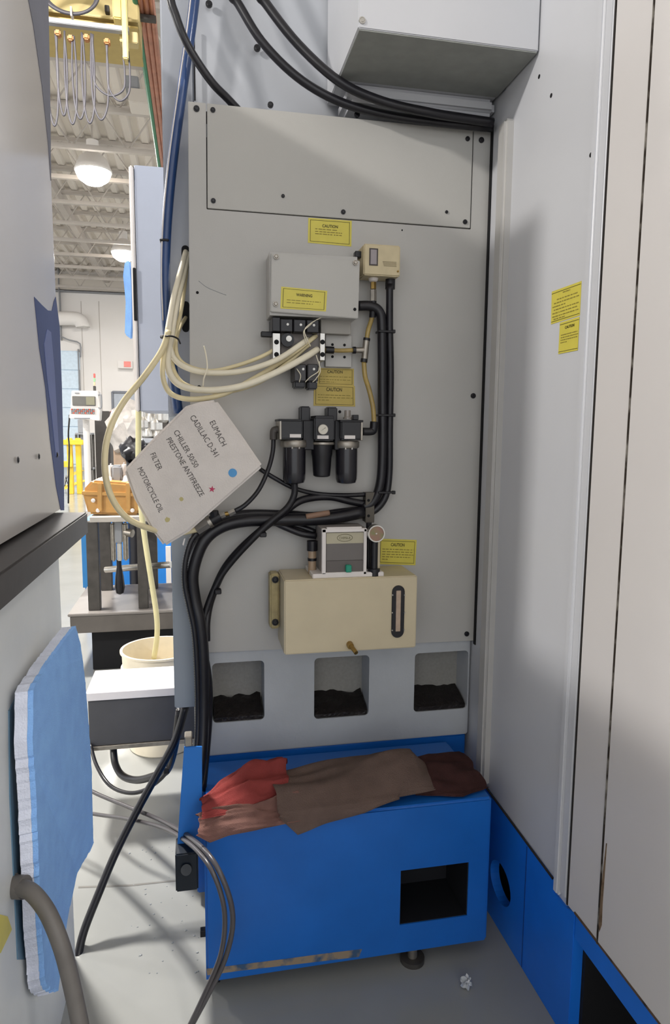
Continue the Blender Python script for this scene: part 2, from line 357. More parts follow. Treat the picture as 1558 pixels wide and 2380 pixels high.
# side trunking and blue bracket on the left of the base
tr = box('side_trunking', (at(402, 1450, Y=1.70).x, 1.70, at(430, 1645, Y=1.70).z), (-.015, 1.86, 1.33), mat('trunking_paint', '9ba2a9', .4, noise_amt=.03), mc, .003)
pbox('mounting_strip', 452, 1560, 463, 1722, 1.71, 1.75, M_ZINC, mc, .001)
# hood over the panel
hd = prism('hood', [Vector((.345, 1.49, 2.14)), Vector((.757, 1.49, 2.14)), Vector((.757, 1.84, 2.14)), Vector((.345, 1.84, 2.14))], (0, 0, .62), M_ENC, mc, .002)
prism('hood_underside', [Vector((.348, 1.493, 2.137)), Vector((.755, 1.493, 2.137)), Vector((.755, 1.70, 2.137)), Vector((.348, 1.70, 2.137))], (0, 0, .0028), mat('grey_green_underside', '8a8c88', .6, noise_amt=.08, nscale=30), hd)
box('hood_lip', (.372, 1.705, 2.098), (.757, 1.838, 2.139), M_ENC, hd, .012)
bolt(at(842, 48, Y=1.49), .007, hd, M_STEEL)
# ------------------------------------------------------------------ the enclosure on the right
XE = .76
en = thing('machine_enclosure', 'tall pale grey sheet metal machine enclosure on a blue base frame at right', 'enclosure', (.9, 1.2, 0))
ZT = 2.75
yA = 1.193; yB = 1.083
prism('side_panel', [Vector((XE, 1.25, .315)), Vector((XE, 1.25, .288)), Vector((XE, yA+.01, .288)), Vector((XE, yA+.01, ZT)), Vector((XE, 1.66, ZT)), Vector((XE, 1.66, .338))], (.03, 0, 0), M_ENC, en, .001)
box('panel_lip', (XE-.007, yA+.006, .31), (XE+.01, yA+.032, ZT), M_ENC, en, .003)
box('panel_lip', (XE-.012, yA+.03, .30), (XE+.002, yA+.052, ZT), M_ENC, en, .005)
box('corner_post', (.738, 1.605, .345), (.775, 1.65, 2.05), mat('post_paint', 'b3b1ae', .4, noise_amt=.03), en, .007)
box('corner_post', (.772, 1.65, .345), (.785, 1.735, 2.10), M_ENC, en, .003)
box('gap_seal', (.7592, 1.727, .70), (.763, 1.7395, 2.075), M_DARK, en, 0)
box('seam_strip', (XE-.004, yB+.0035, .30), (XE+.03, yA+.0015, ZT), M_DOOR, en, .002)
box('door_panel', (XE-.005, .15, .30), (XE+.03, yB, ZT), M_DOOR, en, .002)
box('seal', (XE-.0058, yB+.0002, .30), (XE+.02, yB+.0032, ZT), mat('grimy_seal', '2a2118', .7, hex2='8d877e', nscale=26, mix=(.5, .7)), en, 0)
box('seal', (XE-.0050, yA+.002, .30), (XE+.02, yA+.0055, ZT), mat('dark_seal', '26221f', .7), en, 0)
# blue base frame: plate, then a beam over an opening
pts = [Vector((XE-.005, y, z)) for y, z in ((1.745, 0), (1.745, .338), (1.25, .318), (1.25, .292), (1.2, .292), (1.165, .305), (1.165, .0))]
bf = prism('base_frame', pts, (.025, 0, 0), M_BLUE2, en, .001)
bm = bmesh.new(); c1 = at(1163, 2052, X=XE-.005)
pts = [Vector((XE-.05, c1.y+.06*math.cos(t), c1.z+.052*math.sin(t))) for t in [2*math.pi*k/24 for k in range(24)]]
cut(bf, [prism('c', pts, (.1, 0, 0), M_BLUE2)])
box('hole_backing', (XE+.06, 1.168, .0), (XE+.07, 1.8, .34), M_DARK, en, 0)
box('upper_corner', (XE+.002, 1.655, .338), (XE+.05, 1.86, ZT), M_ENC, en, 0)
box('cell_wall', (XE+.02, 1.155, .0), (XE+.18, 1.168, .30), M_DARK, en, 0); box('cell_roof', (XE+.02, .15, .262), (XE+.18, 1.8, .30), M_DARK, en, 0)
prism('sealant', [Vector((XE-.0062, y, z)) for y, z in ((1.66, .340), (1.255, .320), (1.255, .3165), (1.66, .3365))], (.004, 0, 0), mat('dirty_sealant', '2c2620', .7), en)
prism('sealant', [Vector((XE-.0062, y, z)) for y, z in ((1.165, .308), (.2, .296), (.2, .291), (1.165, .3035))], (.004, 0, 0), mat('brown_sealant', '5a4632', .7, hex2='2c2620', nscale=40), en)
prism('rust_streak', [at(x, y, X=XE-.0056) for x, y in ((1409, 1960), (1411, 1960), (1401, 2100), (1399, 2150), (1393, 2166), (1392, 2150), (1398, 2060))], (.003, 0, 0), mat('rust', '7a654e', .8, hex2='54402c', nscale=60), en)
box('fold_line', (XE-.0065, 1.372, .004), (XE-.004, 1.3745, .318), mat('blue_shadow_seam', '0d3f86', .5), en, 0)
prism('base_beam', [Vector((XE-.004, y, z)) for y, z in ((1.163, .305), (1.163, .25), (.2, .235), (.2, .292))], (.03, 0, 0), M_BLUE2, en, .001)
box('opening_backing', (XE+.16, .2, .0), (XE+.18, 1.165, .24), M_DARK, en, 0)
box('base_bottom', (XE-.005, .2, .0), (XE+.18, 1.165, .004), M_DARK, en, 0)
for x, y in ((1254, 178), (1282, 222), (1374, 360), (1352, 1147)):
    bolt(at(x, y, X=XE), .0045 if y < 1000 else .0018, en, M_DARK, 'X', 'hole', h=.0012)
# ------------------------------------------------------------------ stickers
def sticker(label, q, plane, title, tl, lines, mt, bordered=True, group='yellow warning stickers', cut_to=None):
    # q: four pixel corners (tl, tr, br, bl); tl: title box as fractions; lines: list of (v, [(u0,u1),..])
    f = (lambda x, y: at(x, y, Y=plane[1])) if plane[0] == 'Y' else (lambda x, y: at(x, y, X=plane[1]))
    nrm = Vector((0, -1, 0)) if plane[0] == 'Y' else Vector((-1, 0, 0))
    A, B, D, E = [f(*p) for p in q]
    def uv(u, v): return (A*(1-u)+B*u)*(1-v)+(E*(1-u)+D*u)*v
    st = prism('sticker', [A, B, D, E], -nrm*.0006, mt); tag(st, label, 'sticker', group)
    def bar(bm, u0, v0, u1, v1): a_prism(bm, [uv(u0, v0)+nrm*.0002, uv(u1, v0)+nrm*.0002, uv(u1, v1)+nrm*.0002, uv(u0, v1)+nrm*.0002], nrm*.0002)
    bm = bmesh.new()
    if bordered == 'h':
        bar(bm, .01, .07, .99, .085); obj('rule_line', bm, M_INK, st); bm = bmesh.new(); bar(bm, .01, .93, .99, .945)
    else:
        for a in ((.05, .07, .95, .085), (.05, .915, .95, .93), (.045, .07, .055, .93), (.945, .07, .955, .93)): bar(bm, *a)
    obj('rule_line' if bordered == 'h' else 'border', bm, M_INK, st)
    if title: text('lettering', title, uv(tl[0], tl[3])+nrm*.0003, uv(tl[2], tl[3])+nrm*.0003, (uv(tl[0], tl[1])-uv(tl[0], tl[3])).length, nrm, M_INK, st, .022)
    bm = bmesh.new(); rnd = random.Random(len(label)*7+int(q[0][0]))
    for v, u0, u1 in lines:
        u = u0
        while u < u1:
            ww = rnd.uniform(.03, .11); bar(bm, u, v-.016, min(u+ww, u1), v+.016); u += ww+rnd.uniform(.012, .03)
    pr_ = obj('print', bm, M_FAINT, st); pr_['kind'] = 'stuff'
    return st
L3 = [(.42, .16, .66), (.52, .16, .78), (.61, .16, .78)]
sticker('yellow caution sticker just under the long seam above the valve box', [(717, 506), (818, 513), (817, 573), (716, 564)], ('Y', PF-.0008), 'CAUTION', (.32, .22, .68, .34), L3, M_YEL)
sticker('upper of the two aged yellow stickers under the valve bracket', [(741, 855), (823, 857), (823, 897), (738, 894)], ('Y', PF-.0008), 'CAUTION', (.25, .12, .68, .3), [(.5, .04, .95), (.68, .04, .9), (.82, .04, .5)], M_YEL2)
sticker('lower of the two aged yellow stickers, above the air filters', [(730, 893), (825, 897), (826, 945), (729, 943)], ('Y', PF-.0014), 'CAUTION', (.3, .12, .68, .3), [(.48, .1, .9), (.6, .1, .95), (.72, .1, .4)], M_YEL2)
sticker('yellow caution sticker right of the round pump gauge', [(881, 1252), (969, 1255), (966, 1314), (879, 1311)], ('Y', PF-.0008), 'CAUTION', (.32, .15, .68, .28), [(.4, .1, .92), (.5, .1, .9), (.6, .1, .94), (.7, .1, .86), (.8, .1, .25)], M_YEL)
sticker('larger upper yellow sticker with a table on the enclosure wall', [(1283, 678), (1352, 653), (1348, 733), (1281, 754)], ('X', XE-.0008), None, None, [(.14, .4, .65), (.3, .2, .9), (.4, .1, .95), (.5, .05, .5), (.6, .1, .95), (.7, .05, .9), (.8, .05, .95), (.88, .1, .5)], M_YEL, 'h')
sticker('smaller lower yellow caution sticker on the enclosure wall', [(1302, 750), (1347, 736), (1343, 814), (1298, 823)], ('X', XE-.0012), 'CAUTION', (.3, .16, .78, .25), [(.42, .1, .95), (.5, .1, .98), (.58, .1, .95), (.66, .1, .45)], M_YEL, 'h')
# ------------------------------------------------------------------ valve box and manifold
vb = thing('valve_box', 'small grey sheet metal box with a screwed lid above the air valves', 'box', at(730, 740, Y=1.70))
a, b = at(633, 590, Y=1.66), at(834, 735, Y=1.66)
box('body', (a.x-.006, 1.664, b.z-.006), (b.x-.004, PF, a.z+.006), M_PANEL, vb, .001)
lid = slab('lid', [(631, 587), (837, 606), (833, 741), (629, 724)], M_PANEL2, vb, Y=1.655, th=.009, bevel=.0015)
for x, y in ((642, 597), (826, 611), (641, 707)): bolt(at(x, y, Y=1.655), .0065, lid, M_ZINC, name='screw', h=.006)
bolt(at(825, 719, Y=1.655), .004, lid, M_DARK, name='hole', h=.001)
sticker('yellow warning sticker on the lid of the grey valve box', [(654, 666), (761, 676), (758, 724), (652, 717)], ('Y', 1.6545), 'WARNING', (.33, .24, .68, .38), [(.58, .13, .87), (.7, .13, .7)], M_YEL)
mf = thing('valve_manifold', 'bank of black solenoid air valves under the grey valve box', 'valve', at(690, 905, Y=1.70))
pbox('end_block', 633, 737, 652, 770, 1.665, PF, M_BLK2, mf)
for i in range(3): pbox('solenoid', 652+i*30.5, 741+i*1.2, 681+i*30.5, 771+i*1.2, 1.66, 1.735, M_BLK2, mf, .002)
for i in range(3): bolt(at(669+i*30.5, 754+i, Y=1.66), .003, mf, M_STEEL, name='screw', h=.002)
pbox('manifold_body', 652, 772, 745, 852, 1.69, PF, mat('valve_grey', '6d6763', .45, metal=.3, noise_amt=.15, nscale=40), mf)
for x0, x1 in ((634, 652), (744, 756)):
    e = pbox('manifold_end', x0, 774, x1, 838, 1.675, PF, M_STEEL, mf, .001)
    for y in (795, 824): bolt(at((x0+x1)/2, y, Y=1.675), .006, e, M_DARK, name='hole', h=.0012)
cyl('plug', at(668, 792, Y=1.70), at(669, 790, Y=1.665), .016, M_BLK2, mf); cyl('plug_cap', at(672, 787, Y=1.666), at(672, 787, Y=1.660), .007, M_STEEL, mf)
pbox('silencer', 607, 770, 634, 783, 1.69, 1.705, M_BLACK, mf, .002)
for x0, x1, y1 in ((684, 712, 902), (715, 740, 905)):
    s = pbox('solenoid', x0, 846, x1, 886, 1.668, 1.735, mat('coil_grey', '3c3a3c', .4), mf, .002); pbox('connector', x0+1, 886, x1-2, y1, 1.672, 1.72, M_BLK2, s, .003)
for i in range(2):
    bolt(at(705+i*25, 858, Y=1.668), .003, mf, M_STEEL, name='screw', h=.002)
wires = [[(747, 738, 1.67), (722, 752, 1.655), (708, 768, 1.65), (715, 790, 1.655), (722, 805, 1.665)], [(738, 742, 1.67), (718, 758, 1.655), (706, 772, 1.65), (713, 800, 1.66)],
         [(690, 857, 1.66), (699, 872, 1.655), (696, 888, 1.665)], [(743, 840, 1.665), (741, 862, 1.655), (722, 876, 1.655), (710, 888, 1.665)], [(735, 825, 1.66), (745, 860, 1.655), (735, 880, 1.658), (727, 888, 1.665)]]
for wv in wires: tube('wire', pp(wv), .0012, M_TUBE, mf, n=6)
br = thing('valve_bracket', 'grey punched mounting bracket right of the solenoid valves', 'bracket', at(790, 855, Y=1.72))
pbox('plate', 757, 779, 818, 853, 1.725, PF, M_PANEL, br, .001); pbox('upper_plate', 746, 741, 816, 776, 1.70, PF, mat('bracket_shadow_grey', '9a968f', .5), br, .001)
for x, y in ((773, 801), (801, 802), (773, 829), (801, 830)): bolt(at(x, y, Y=1.725), .0035, br, M_DARK, name='hole', h=.001)
# tee fitting with its amber tubes
tf = thing('tee_fitting', 'metal push-in tee fitting joining three amber air tubes', 'fitting', at(848, 845, Y=1.705))
bm = bmesh.new(); a_cyl(bm, at(852, 790, Y=1.705), at(847, 840, Y=1.705), .0085); a_cyl(bm, at(849, 814, Y=1.705), at(826, 814, Y=1.705), .0075); obj('body', bm, M_ZINC, tf, smooth=True)
for p, q in (((853, 786), (852, 792)), ((847, 834), (846, 842)), ((820, 814), (827, 814))): cyl('collar', at(*p, Y=1.705), at(*q, Y=1.705), .009, M_BLK2, tf)
tag(tube('air_tube', pp([(756, 813, 1.70), (790, 815, 1.703), (822, 814, 1.705)]), .0055, M_AMBER), 'short straight amber air tube from the valves to the tee', 'tube', 'amber air tubes')
tag(tube('air_tube', pp([(853, 788, 1.705), (856, 768, 1.705), (863, 745, 1.71), (866, 735, 1.71)]), .006, M_AMBER), 'short amber air tube rising from the tee to the black elbow', 'tube', 'amber air tubes')
tag(tube('air_tube', pp([(846, 840, 1.705), (849, 875, 1.70), (858, 905, 1.69), (867, 945, 1.685), (870, 985, 1.685)]), .0062, M_AMBER), 'long amber air tube curving down from the tee to the regulator', 'tube', 'amber air tubes')
cyl('nipple', at(757, 813, Y=1.70), at(776, 814, Y=1.70), .009, M_BLK2, mf)
# pressure switch
ps = thing('pressure_switch', 'beige pressure switch box with a small window on the grey panel', 'switch', at(885, 640, Y=1.70))
pbox('housing', 846, 568, 931, 641, 1.672, 1.735, M_BEIGE, ps, .003)
pbox('side_tab', 826, 583, 842, 598, 1.70, 1.72, M_BLK2, ps)
f = pbox('window', 859, 577, 879, 617, 1.6705, 1.673, mat('window_frame_dark', '3e3634', .4), ps, 0); pbox('scale', 862, 580, 876, 614, 1.6698, 1.6706, mat('scale_mauve', '8d8588', .3, coat=.4), f, 0)
for k in range(4): pbox('scale_mark', 890+k, 608+k*3.2, 922, 609.2+k*3.2, 1.6712, 1.6722, mat('faint_print', '8a7f63', .6), ps, 0)
bolt(at(925, 631, Y=1.672), .0025, ps, M_BRASS, name='screw')
lathe('diaphragm_cup', at(868, 656, Y=1.705), [(.006, 0), (.011, .003), (.013, .01), (.013, .02)], M_WHITE, ps, n=16)
cyl('brass_nut', at(868, 672, Y=1.705), at(868, 656, Y=1.705), .0075, M_BRASS, ps, n=6)
cyl('steel_nut', at(868, 700, Y=1.705), at(868, 674, Y=1.705), .0085, M_ZINC, ps, n=6)
cyl('lower_stem', at(866, 738, Y=1.71), at(868, 700, Y=1.705), .0085, M_BLACK, ps)
cyl('cable_gland', at(907, 672, Y=1.705), at(908, 640, Y=1.705), .0125, M_BLACK, ps)
# ------------------------------------------------------------------ thick black hoses right of the regulator
tag(tube('black_hose', pp([(906, 660, 1.70), (906, 760, 1.705), (908, 870, 1.705), (906, 1000, 1.705), (905, 1100, 1.705), (896, 1155, 1.705), (872, 1186, 1.71), (845, 1192, 1.712)]), .0092, M_CABLE), 'outer thick black hose running down from the beige switch', 'hose', 'black hoses beside the regulator')
tag(tube('black_hose', pp([(832, 711, 1.705), (862, 712, 1.705), (882, 725, 1.705), (888, 760, 1.705), (889, 900, 1.705), (889, 1060, 1.705), (883, 1130, 1.705), (866, 1168, 1.71), (845, 1178, 1.712)]), .0125, M_CABLE), 'inner thick black hose elbowing out of the valve box', 'hose', 'black hoses beside the regulator')
for k, (x, y) in enumerate([(905, 770), (905, 965), (905, 1145)]):
    z = thing('cable_tie', ['black cable tie around hoses level with the tee fitting', 'black cable tie around hoses beside the sticker pair', 'lowest black cable tie around the two bending hoses'][k], 'cable tie', at(x, y, Y=1.70), 'cable ties on the black hoses')
    pbox('band', x-25, y-2.5, x+9, y+2.5, 1.690, 1.721, M_BLACK, z, .001); pbox('head', x+8, y-4, x+15, y+4, 1.698, 1.708, M_BLACK, z, .001)
# ------------------------------------------------------------------ filter regulator lubricator
fr = thing('air_filter_regulator', 'black three-bowl air filter, regulator and lubricator with a small gauge', 'air regulator', at(745, 1125, Y=1.69))
YR = 1.69
pbox('mount_lug', 699, 944, 722, 985, 1.70, PF, M_BLK2, fr, .003); pbox('mount_lug', 761, 946, 785, 985, 1.70, PF, M_BLK2, fr, .003)
for (x0, x1, y0, y1) in ((652, 704, 976, 1021), (731, 778, 970, 1024), (793, 842, 977, 1022)): pbox('body', x0, y0, x1, y1, 1.655, 1.735, M_BLK2, fr, .003)
for x0, x1 in ((704, 731), (778, 793)): pbox('spacer', x0, 977, x1, 1046, 1.675, 1.735, M_BLACK, fr, .002)
pbox('end_plate', 650, 976, 655, 1022, 1.652, 1.735, M_ZINC, fr, .001); pbox('end_plate', 839, 981, 844, 1024, 1.652, 1.735, M_ZINC, fr, .001)
pbox('cap', 648, 974, 702, 979, 1.651, 1.735, M_BLACK, fr, .001); pbox('cap', 734, 966, 776, 974, 1.66, 1.735, M_BLACK, fr, .001); pbox('cap', 791, 976, 845, 981, 1.651, 1.735, M_BLACK, fr, .001)
lathe('sight_dome', at(808, 974, Y=YR), [(.011, 0), (.011, .004), (.008, .006), (.008, .02), (.0075, .022)], mat('clear_acrylic', '9c948c', .1, trans=.3, coat=.5), fr)
pbox('fill_plug', 821, 964, 834, 976, 1.685, 1.705, M_BLK2, fr, .001)
for cx, y0, y1, rp in ((684, 1022, 1124, 27), (806, 1024, 1124, 25.5)):
    top = at(cx, y0, Y=YR); bot = at(cx, y1, Y=YR); r = rp*mpp(top); h = top.z-bot.z
    lathe('collar_ring', Vector((top.x, YR, top.z-.019)), [(r*1.13, 0), (r*1.2, .003), (r*1.2, .015), (r*1.1, .019)], M_ZINC, fr, n=8)
    b_ = lathe('bowl', Vector((top.x, YR, bot.z)), [(r*.5, 0), (r*.86, .003), (r*.97, .012), (r, .03), (r, h-.02)], mat('bowl_black', '1c1b21', .25, noise_amt=.1, coat=.2), fr, n=24)
    for k in (-1, 1): cyl('rivet', Vector((top.x+k*r*.3, YR-r*.98, top.z-.022)), Vector((top.x+k*r*.3, YR-r*.98, top.z-.017)), .0025, M_STEEL, b_, n=8)
top = at(750, 1027, Y=YR); bot = at(748, 1108, Y=YR); h = top.z-bot.z
lathe('regulator_ring', Vector((top.x, YR, top.z-.008)), [(.027, 0), (.031, .002), (.031, .007), (.026, .009)], M_ZINC, fr)
lathe('regulator_knob', Vector((bot.x, YR, bot.z)), [(.017, 0), (.0215, .003), (.023, .02), (.025, .05), (.027, h-.03), (.027, h)], M_BLK2, fr, n=18)
g = at(750, 998, Y=1.654); bm = bmesh.new()
ga = cyl('gauge', g+Vector((0, .004, 0)), g+Vector((0, -.008, 0)), .0125, M_ZINC, fr, n=24)
cyl('dial', g+Vector((0, -.0075, 0)), g+Vector((0, -.0088, 0)), .0112, mat('dial_white', 'cfcabc', .4), ga, n=24)
prism('needle', [g+Vector(v) for v in ((-.006, -.0089, -.004), (.0065, -.0089, .004), (.006, -.0089, .005))], (0, -.0004, 0), M_INKB, ga)
for x0, x1, y in ((674, 700, 1013), (738, 764, 1016), (801, 826, 1016)): pbox('maker_plate', x0, y-4, x1, y+4, 1.6535, 1.6555, M_WHITE, fr, 0)
tube('inlet_elbow', pp([(652, 998, 1.69), (638, 1000, 1.69), (636, 1010, 1.69), (636, 1022, 1.69)]), .0095, mat('elbow_grey', '4a4643', .5), fr)
tube('outlet_elbow', pp([(843, 1003, 1.685), (860, 1003, 1.685), (868, 999, 1.685), (870, 980, 1.685)]), .0105, M_BLK2, fr)
# ------------------------------------------------------------------ clamp bracket and cables below the regulator
cb = thing('cable_clamp_bracket', 'upright drilled grey metal bracket holding the black cables above the pump', 'bracket', at(862, 1215, Y=1.72))
pbox('plate', 850, 1144, 871, 1215, 1.7, 1.705, mat('bracket_dull', '5c574f', .5, metal=.4), cb, .001); pbox('foot', 851, 1146, 870, 1214, 1.705, PF, MATS['bracket_dull'], cb, 0)
for y in (1163, 1199): bolt(at(857, y, Y=1.70), .0038, cb, M_DARK, name='hole', h=.001)
G = 'black cables below the regulator'
def cable(pts, r, label, grp=G, mt=M_CABLE, name='cable', n=10): return tag(tube(name, pp(pts), r, mt, n=n), label, 'cable', grp)
cable([(604, 1090, 1.71), (640, 1112, 1.705), (685, 1135, 1.705), (740, 1148, 1.71), (800, 1151, 1.71), (853, 1149, 1.712)], .0058, 'uppermost black cable running from the felt sheet corner to the clamp bracket')
cable([(853, 1172, 1.715), (815, 1165, 1.715), (770, 1155, 1.715), (725, 1157, 1.71), (690, 1168, 1.70), (650, 1200, 1.69), (615, 1226, 1.69), (560, 1275, 1.695), (520, 1325, 1.70), (492, 1390, 1.70), (481, 1440, 1.68), (480, 1490, 1.67)], .0098, 'black cable swooping from the clamp bracket down to the lower bundle')
cable([(685, 1122, 1.69), (684, 1150, 1.69), (668, 1180, 1.685), (630, 1212, 1.675), (590, 1250, 1.675), (545, 1298, 1.685), (510, 1345, 1.69), (482, 1410, 1.685), (468, 1470, 1.67)], .0085, 'black drain hose dropping from the left regulator bowl', mt=M_BLACK)
cable([(845, 1190, 1.705), (760, 1205, 1.70), (660, 1208, 1.70), (570, 1210, 1.69), (510, 1226, 1.68), (470, 1262, 1.67), (447, 1330, 1.665), (451, 1390, 1.665), (464, 1450, 1.66), (471, 1530, 1.66), (472, 1640, 1.66), (468, 1740, 1.64), (455, 1830, 1.60), (447, 1880, 1.58)], .0165, 'thickest black sleeved cable bundle bending down the left of the panel')
cable([(848, 1186, 1.72), (790, 1192, 1.722), (730, 1200, 1.722), (660, 1196, 1.722), (560, 1196, 1.705), (500, 1216, 1.69), (455, 1270, 1.682), (440, 1340, 1.68), (446, 1400, 1.68), (458, 1460, 1.68), (480, 1560, 1.675), (484, 1650, 1.675), (478, 1740, 1.66), (468, 1840, 1.6)], .012, 'black cable running behind the thick bundle down to the blue tank')
cable([(735, 1246, 1.70), (700, 1240, 1.70), (660, 1224, 1.705), (630, 1210, 1.71)], .0085, 'upper short black cable entering the lubrication pump from the left')
cable([(733, 1237, 1.715), (690, 1222, 1.72), (640, 1213, 1.72)], .008, 'lower short black cable entering the lubrication pump from behind')
cs = tag(tube('corrugated_conduit', pp([(458, 1238, 1.66), (442, 1262, 1.655), (430, 1310, 1.65), (430, 1360, 1.65), (440, 1410, 1.65), (452, 1470, 1.65), (458, 1560, 1.65), (460, 1660, 1.65), (456, 1740, 1.63), (440, 1790, 1.59), (431, 1850, 1.56), (438, 1905, 1.53)]), .0082, M_CABLE, n=8, ribs=.0065), 'ribbed black conduit at the outer left of the cable bundle', 'conduit')
tag(tube('sheath', pp([(712, 1201, 1.69), (740, 1196, 1.685), (765, 1192, 1.69)]), .0075, mat('tan_tape', '8c6f5c', .6)), 'tan tape wrapped around the black cables above the pump', 'tape')
# brass and steel couplings and elbow tube
co = thing('hose_coupling', 'pair of bright metal hose couplings on the black bundle by the felt sheet', 'coupling', at(490, 1232, Y=1.65))
cyl('large_nut', at(457, 1232, Y=1.65), at(487, 1213, Y=1.65), .0135, M_STEEL, co, n=6); cyl('collar', at(484, 1215, Y=1.65), at(491, 1211, Y=1.65), .0155, M_ZINC, co)
cyl('tee_body', at(491, 1211, Y=1.65), at(512, 1199, Y=1.65), .0125, M_BLACK, co); cyl('tee_stub', at(500, 1205, Y=1.65), at(497, 1188, Y=1.648), .011, M_BLACK, co, n=8)
cyl('small_nut', at(512, 1199, Y=1.652), at(523, 1195, Y=1.652), .0075, M_STEEL, co, n=6); cyl('sleeve', at(523, 1195, Y=1.652), at(533, 1193, Y=1.652), .0055, M_BRASS, co); cyl('union_nut', at(532, 1194, Y=1.652), at(546, 1187, Y=1.652), .008, M_STEEL, co, n=6)
cable([(636, 1018, 1.69), (634, 1050, 1.685), (624, 1090, 1.675), (602, 1138, 1.665), (572, 1172, 1.655), (546, 1188, 1.652)], .0058, 'thin black tube arching from regulator inlet down to the couplings', name='air_line')
for k, (x, y) in enumerate([(612, 1243), (507, 1376)]):
    z = pbox('cable_tie', x-8, y-5, x+8, y+6, 1.668, 1.69, M_BLACK, None, .002); tag(z, ['cable tie stub on the drain hose below the regulator', 'cable tie stub on the drain hose near the bundle junction'][k], 'cable tie', 'cable tie stubs on the drain hose')
# ------------------------------------------------------------------ lubrication pump
lu = thing('lubrication_pump', 'cream oil lubrication unit with sight gauge and boxy pump head', 'pump', at(810, 1515, Y=1.67))
YT = 1.603
a, b = at(661, 1349, Y=YT), at(967, 1505, Y=YT)
box('tank', (a.x, YT, b.z), (b.x, PF-.004, a.z), M_CREAM, lu, .003)
sp = pbox('side_bracket', 628, 1334, 650, 1462, 1.69, 1.735, mat('aged_cream', 'a8996f', .5, noise_amt=.2, nscale=40), lu, .004)
for y in (1347, 1446): bolt(at(640, y, Y=1.69), .009, sp, M_BLK2)
pts = []
c0, c1_ = at(927, 1376, Y=YT-.004), at(925, 1468, Y=YT-.004); r = .0165
pts = [c0+Vector((r*math.cos(t), 0, r*math.sin(t))) for t in [math.pi*k/10 for k in range(11)]]+[c1_+Vector((r*math.cos(t), 0, r*math.sin(t))) for t in [math.pi+math.pi*k/10 for k in range(11)]]
gg = prism('sight_gauge', pts, (0, .005, 0), M_BLK2, lu, .001); pbox('glass', 921, 1373, 932, 1468, YT-.006, YT-.003, M_GLASS, gg, .001)
for x, y in ((913, 1383), (941, 1383), (912, 1424), (941, 1424), (912, 1465), (940, 1464)): bolt(at(x, y, Y=YT-.004), .0018, gg, M_STEEL, name='screw', h=.0015)
p = at(813, 1497, Y=YT); cyl('drain_boss', p+Vector((0, .002, 0)), p+Vector((0, -.012, -.002)), .0085, M_BRASS, lu); cyl('drain_nipple', p+Vector((.001, -.01, -.001)), p+Vector((.009, -.035, -.012)), .0055, M_BRASS, lu)
za = a.z
fl_ = pbox('flange', 727, 1332, 893, 1343, 1.612, 1.73, M_WHITE, lu, .002)
hx0, hz0 = at(752, 1230, Y=1.62), at(853, 1334, Y=1.62)
hb = box('pump_head', (hx0.x-.002, 1.622, za+.004), (hz0.x, 1.72, hx0.z), mat('pump_grey', '908a86', .45), lu, .002)
for q in ((749, 1229, 758, 1335), (846, 1229, 853, 1335), (749, 1229, 853, 1237), (749, 1330, 853, 1335)): pbox('face_frame', *q, 1.612, 1.624, M_WHITE, lu, .001)
fp = pbox('name_plate', 759, 1238, 846, 1263, 1.618, 1.623, mat('plate_cream', 'b2ab93', .45), lu, 0); pbox('front_upper', 759, 1263, 846, 1302, 1.6185, 1.623, mat('plate_grey', '6b6663', .4), lu, 0)
pbox('front_lower', 759, 1303, 846, 1331, 1.618, 1.623, mat('plate_grey_dark', '5f5956', .4), lu, 0)
bm = bmesh.new(); c = at(802, 1250, Y=1.6178); a_tube(bm, [c+Vector((.0195*math.cos(t), 0, .0088*math.sin(t))) for t in [2*math.pi*k/28 for k in range(29)]], .0006, n=5, res=1); obj('oval_mark', bm, mat('olive_ink', '5d5a3c', .6), fp)
text('lettering', 'CHIMA-R', at(789, 1253.5, Y=1.6178), at(815, 1253.5, Y=1.6178), .0065, (0, -1, 0), MATS['olive_ink'], fp)
pbox('button', 805, 1314, 818, 1331, 1.606, 1.62, mat('button_green', '1f8f74', .4), lu, .002)
pbox('hinge_bar', 760, 1225, 842, 1229, 1.612, 1.62, M_WHITE, lu, .001)
gc = at(875, 1240, Y=1.600)
lathe('pressure_gauge', gc+Vector((0, .022, 0)), [(.012, 0), (.0215, .004), (.0215, .026), (.0185, .026), (.0185, .022)], M_STEEL, lu, n=28, axis=Vector((0, -1, 0)))
gd = cyl('gauge_face', gc+Vector((0, .0, 0)), gc+Vector((0, -.001, 0)), .0187, mat('gauge_face', '8f6a58', .3, hex2='7a7a4a', nscale=30, coat=.5), lu, n=28)
cyl('gauge_hub', gc+Vector((0, -.001, 0)), gc+Vector((0, -.0025, 0)), .002, M_STEEL, lu, n=8)
gx = at(870, 1300, Y=1.625).x
cyl('gauge_post', (gx, 1.625, za), (gx, 1.625, gc.z-.005), .009, M_BLK2, lu); cyl('post_plate', (gx+.012, 1.63, za), (gx+.012, 1.63, gc.z-.02), .0045, M_CREAM, lu); cyl('post_foot', (gx, 1.625, za), (gx, 1.625, za+.018), .0155, M_BLK2, lu)
cyl('riser', (gx-.006, 1.66, za), (gx-.006, 1.66, at(862, 1215, Y=1.66).z), .0075, M_BLK2, lu)
fx = at(726, 1300, Y=1.67).x
cyl('filler_glass', (fx, 1.67, za), (fx, 1.67, za+.066), .0105, mat('filler_tan', 'a48c73', .3, coat=.4), lu); cyl('filler_cap', (fx, 1.67, za+.06), (fx, 1.67, za+.085), .014, M_BLK2, lu)
cyl('filler_ring', (fx, 1.67, za+.034), (fx, 1.67, za+.041), .0118, M_BLK2, lu)
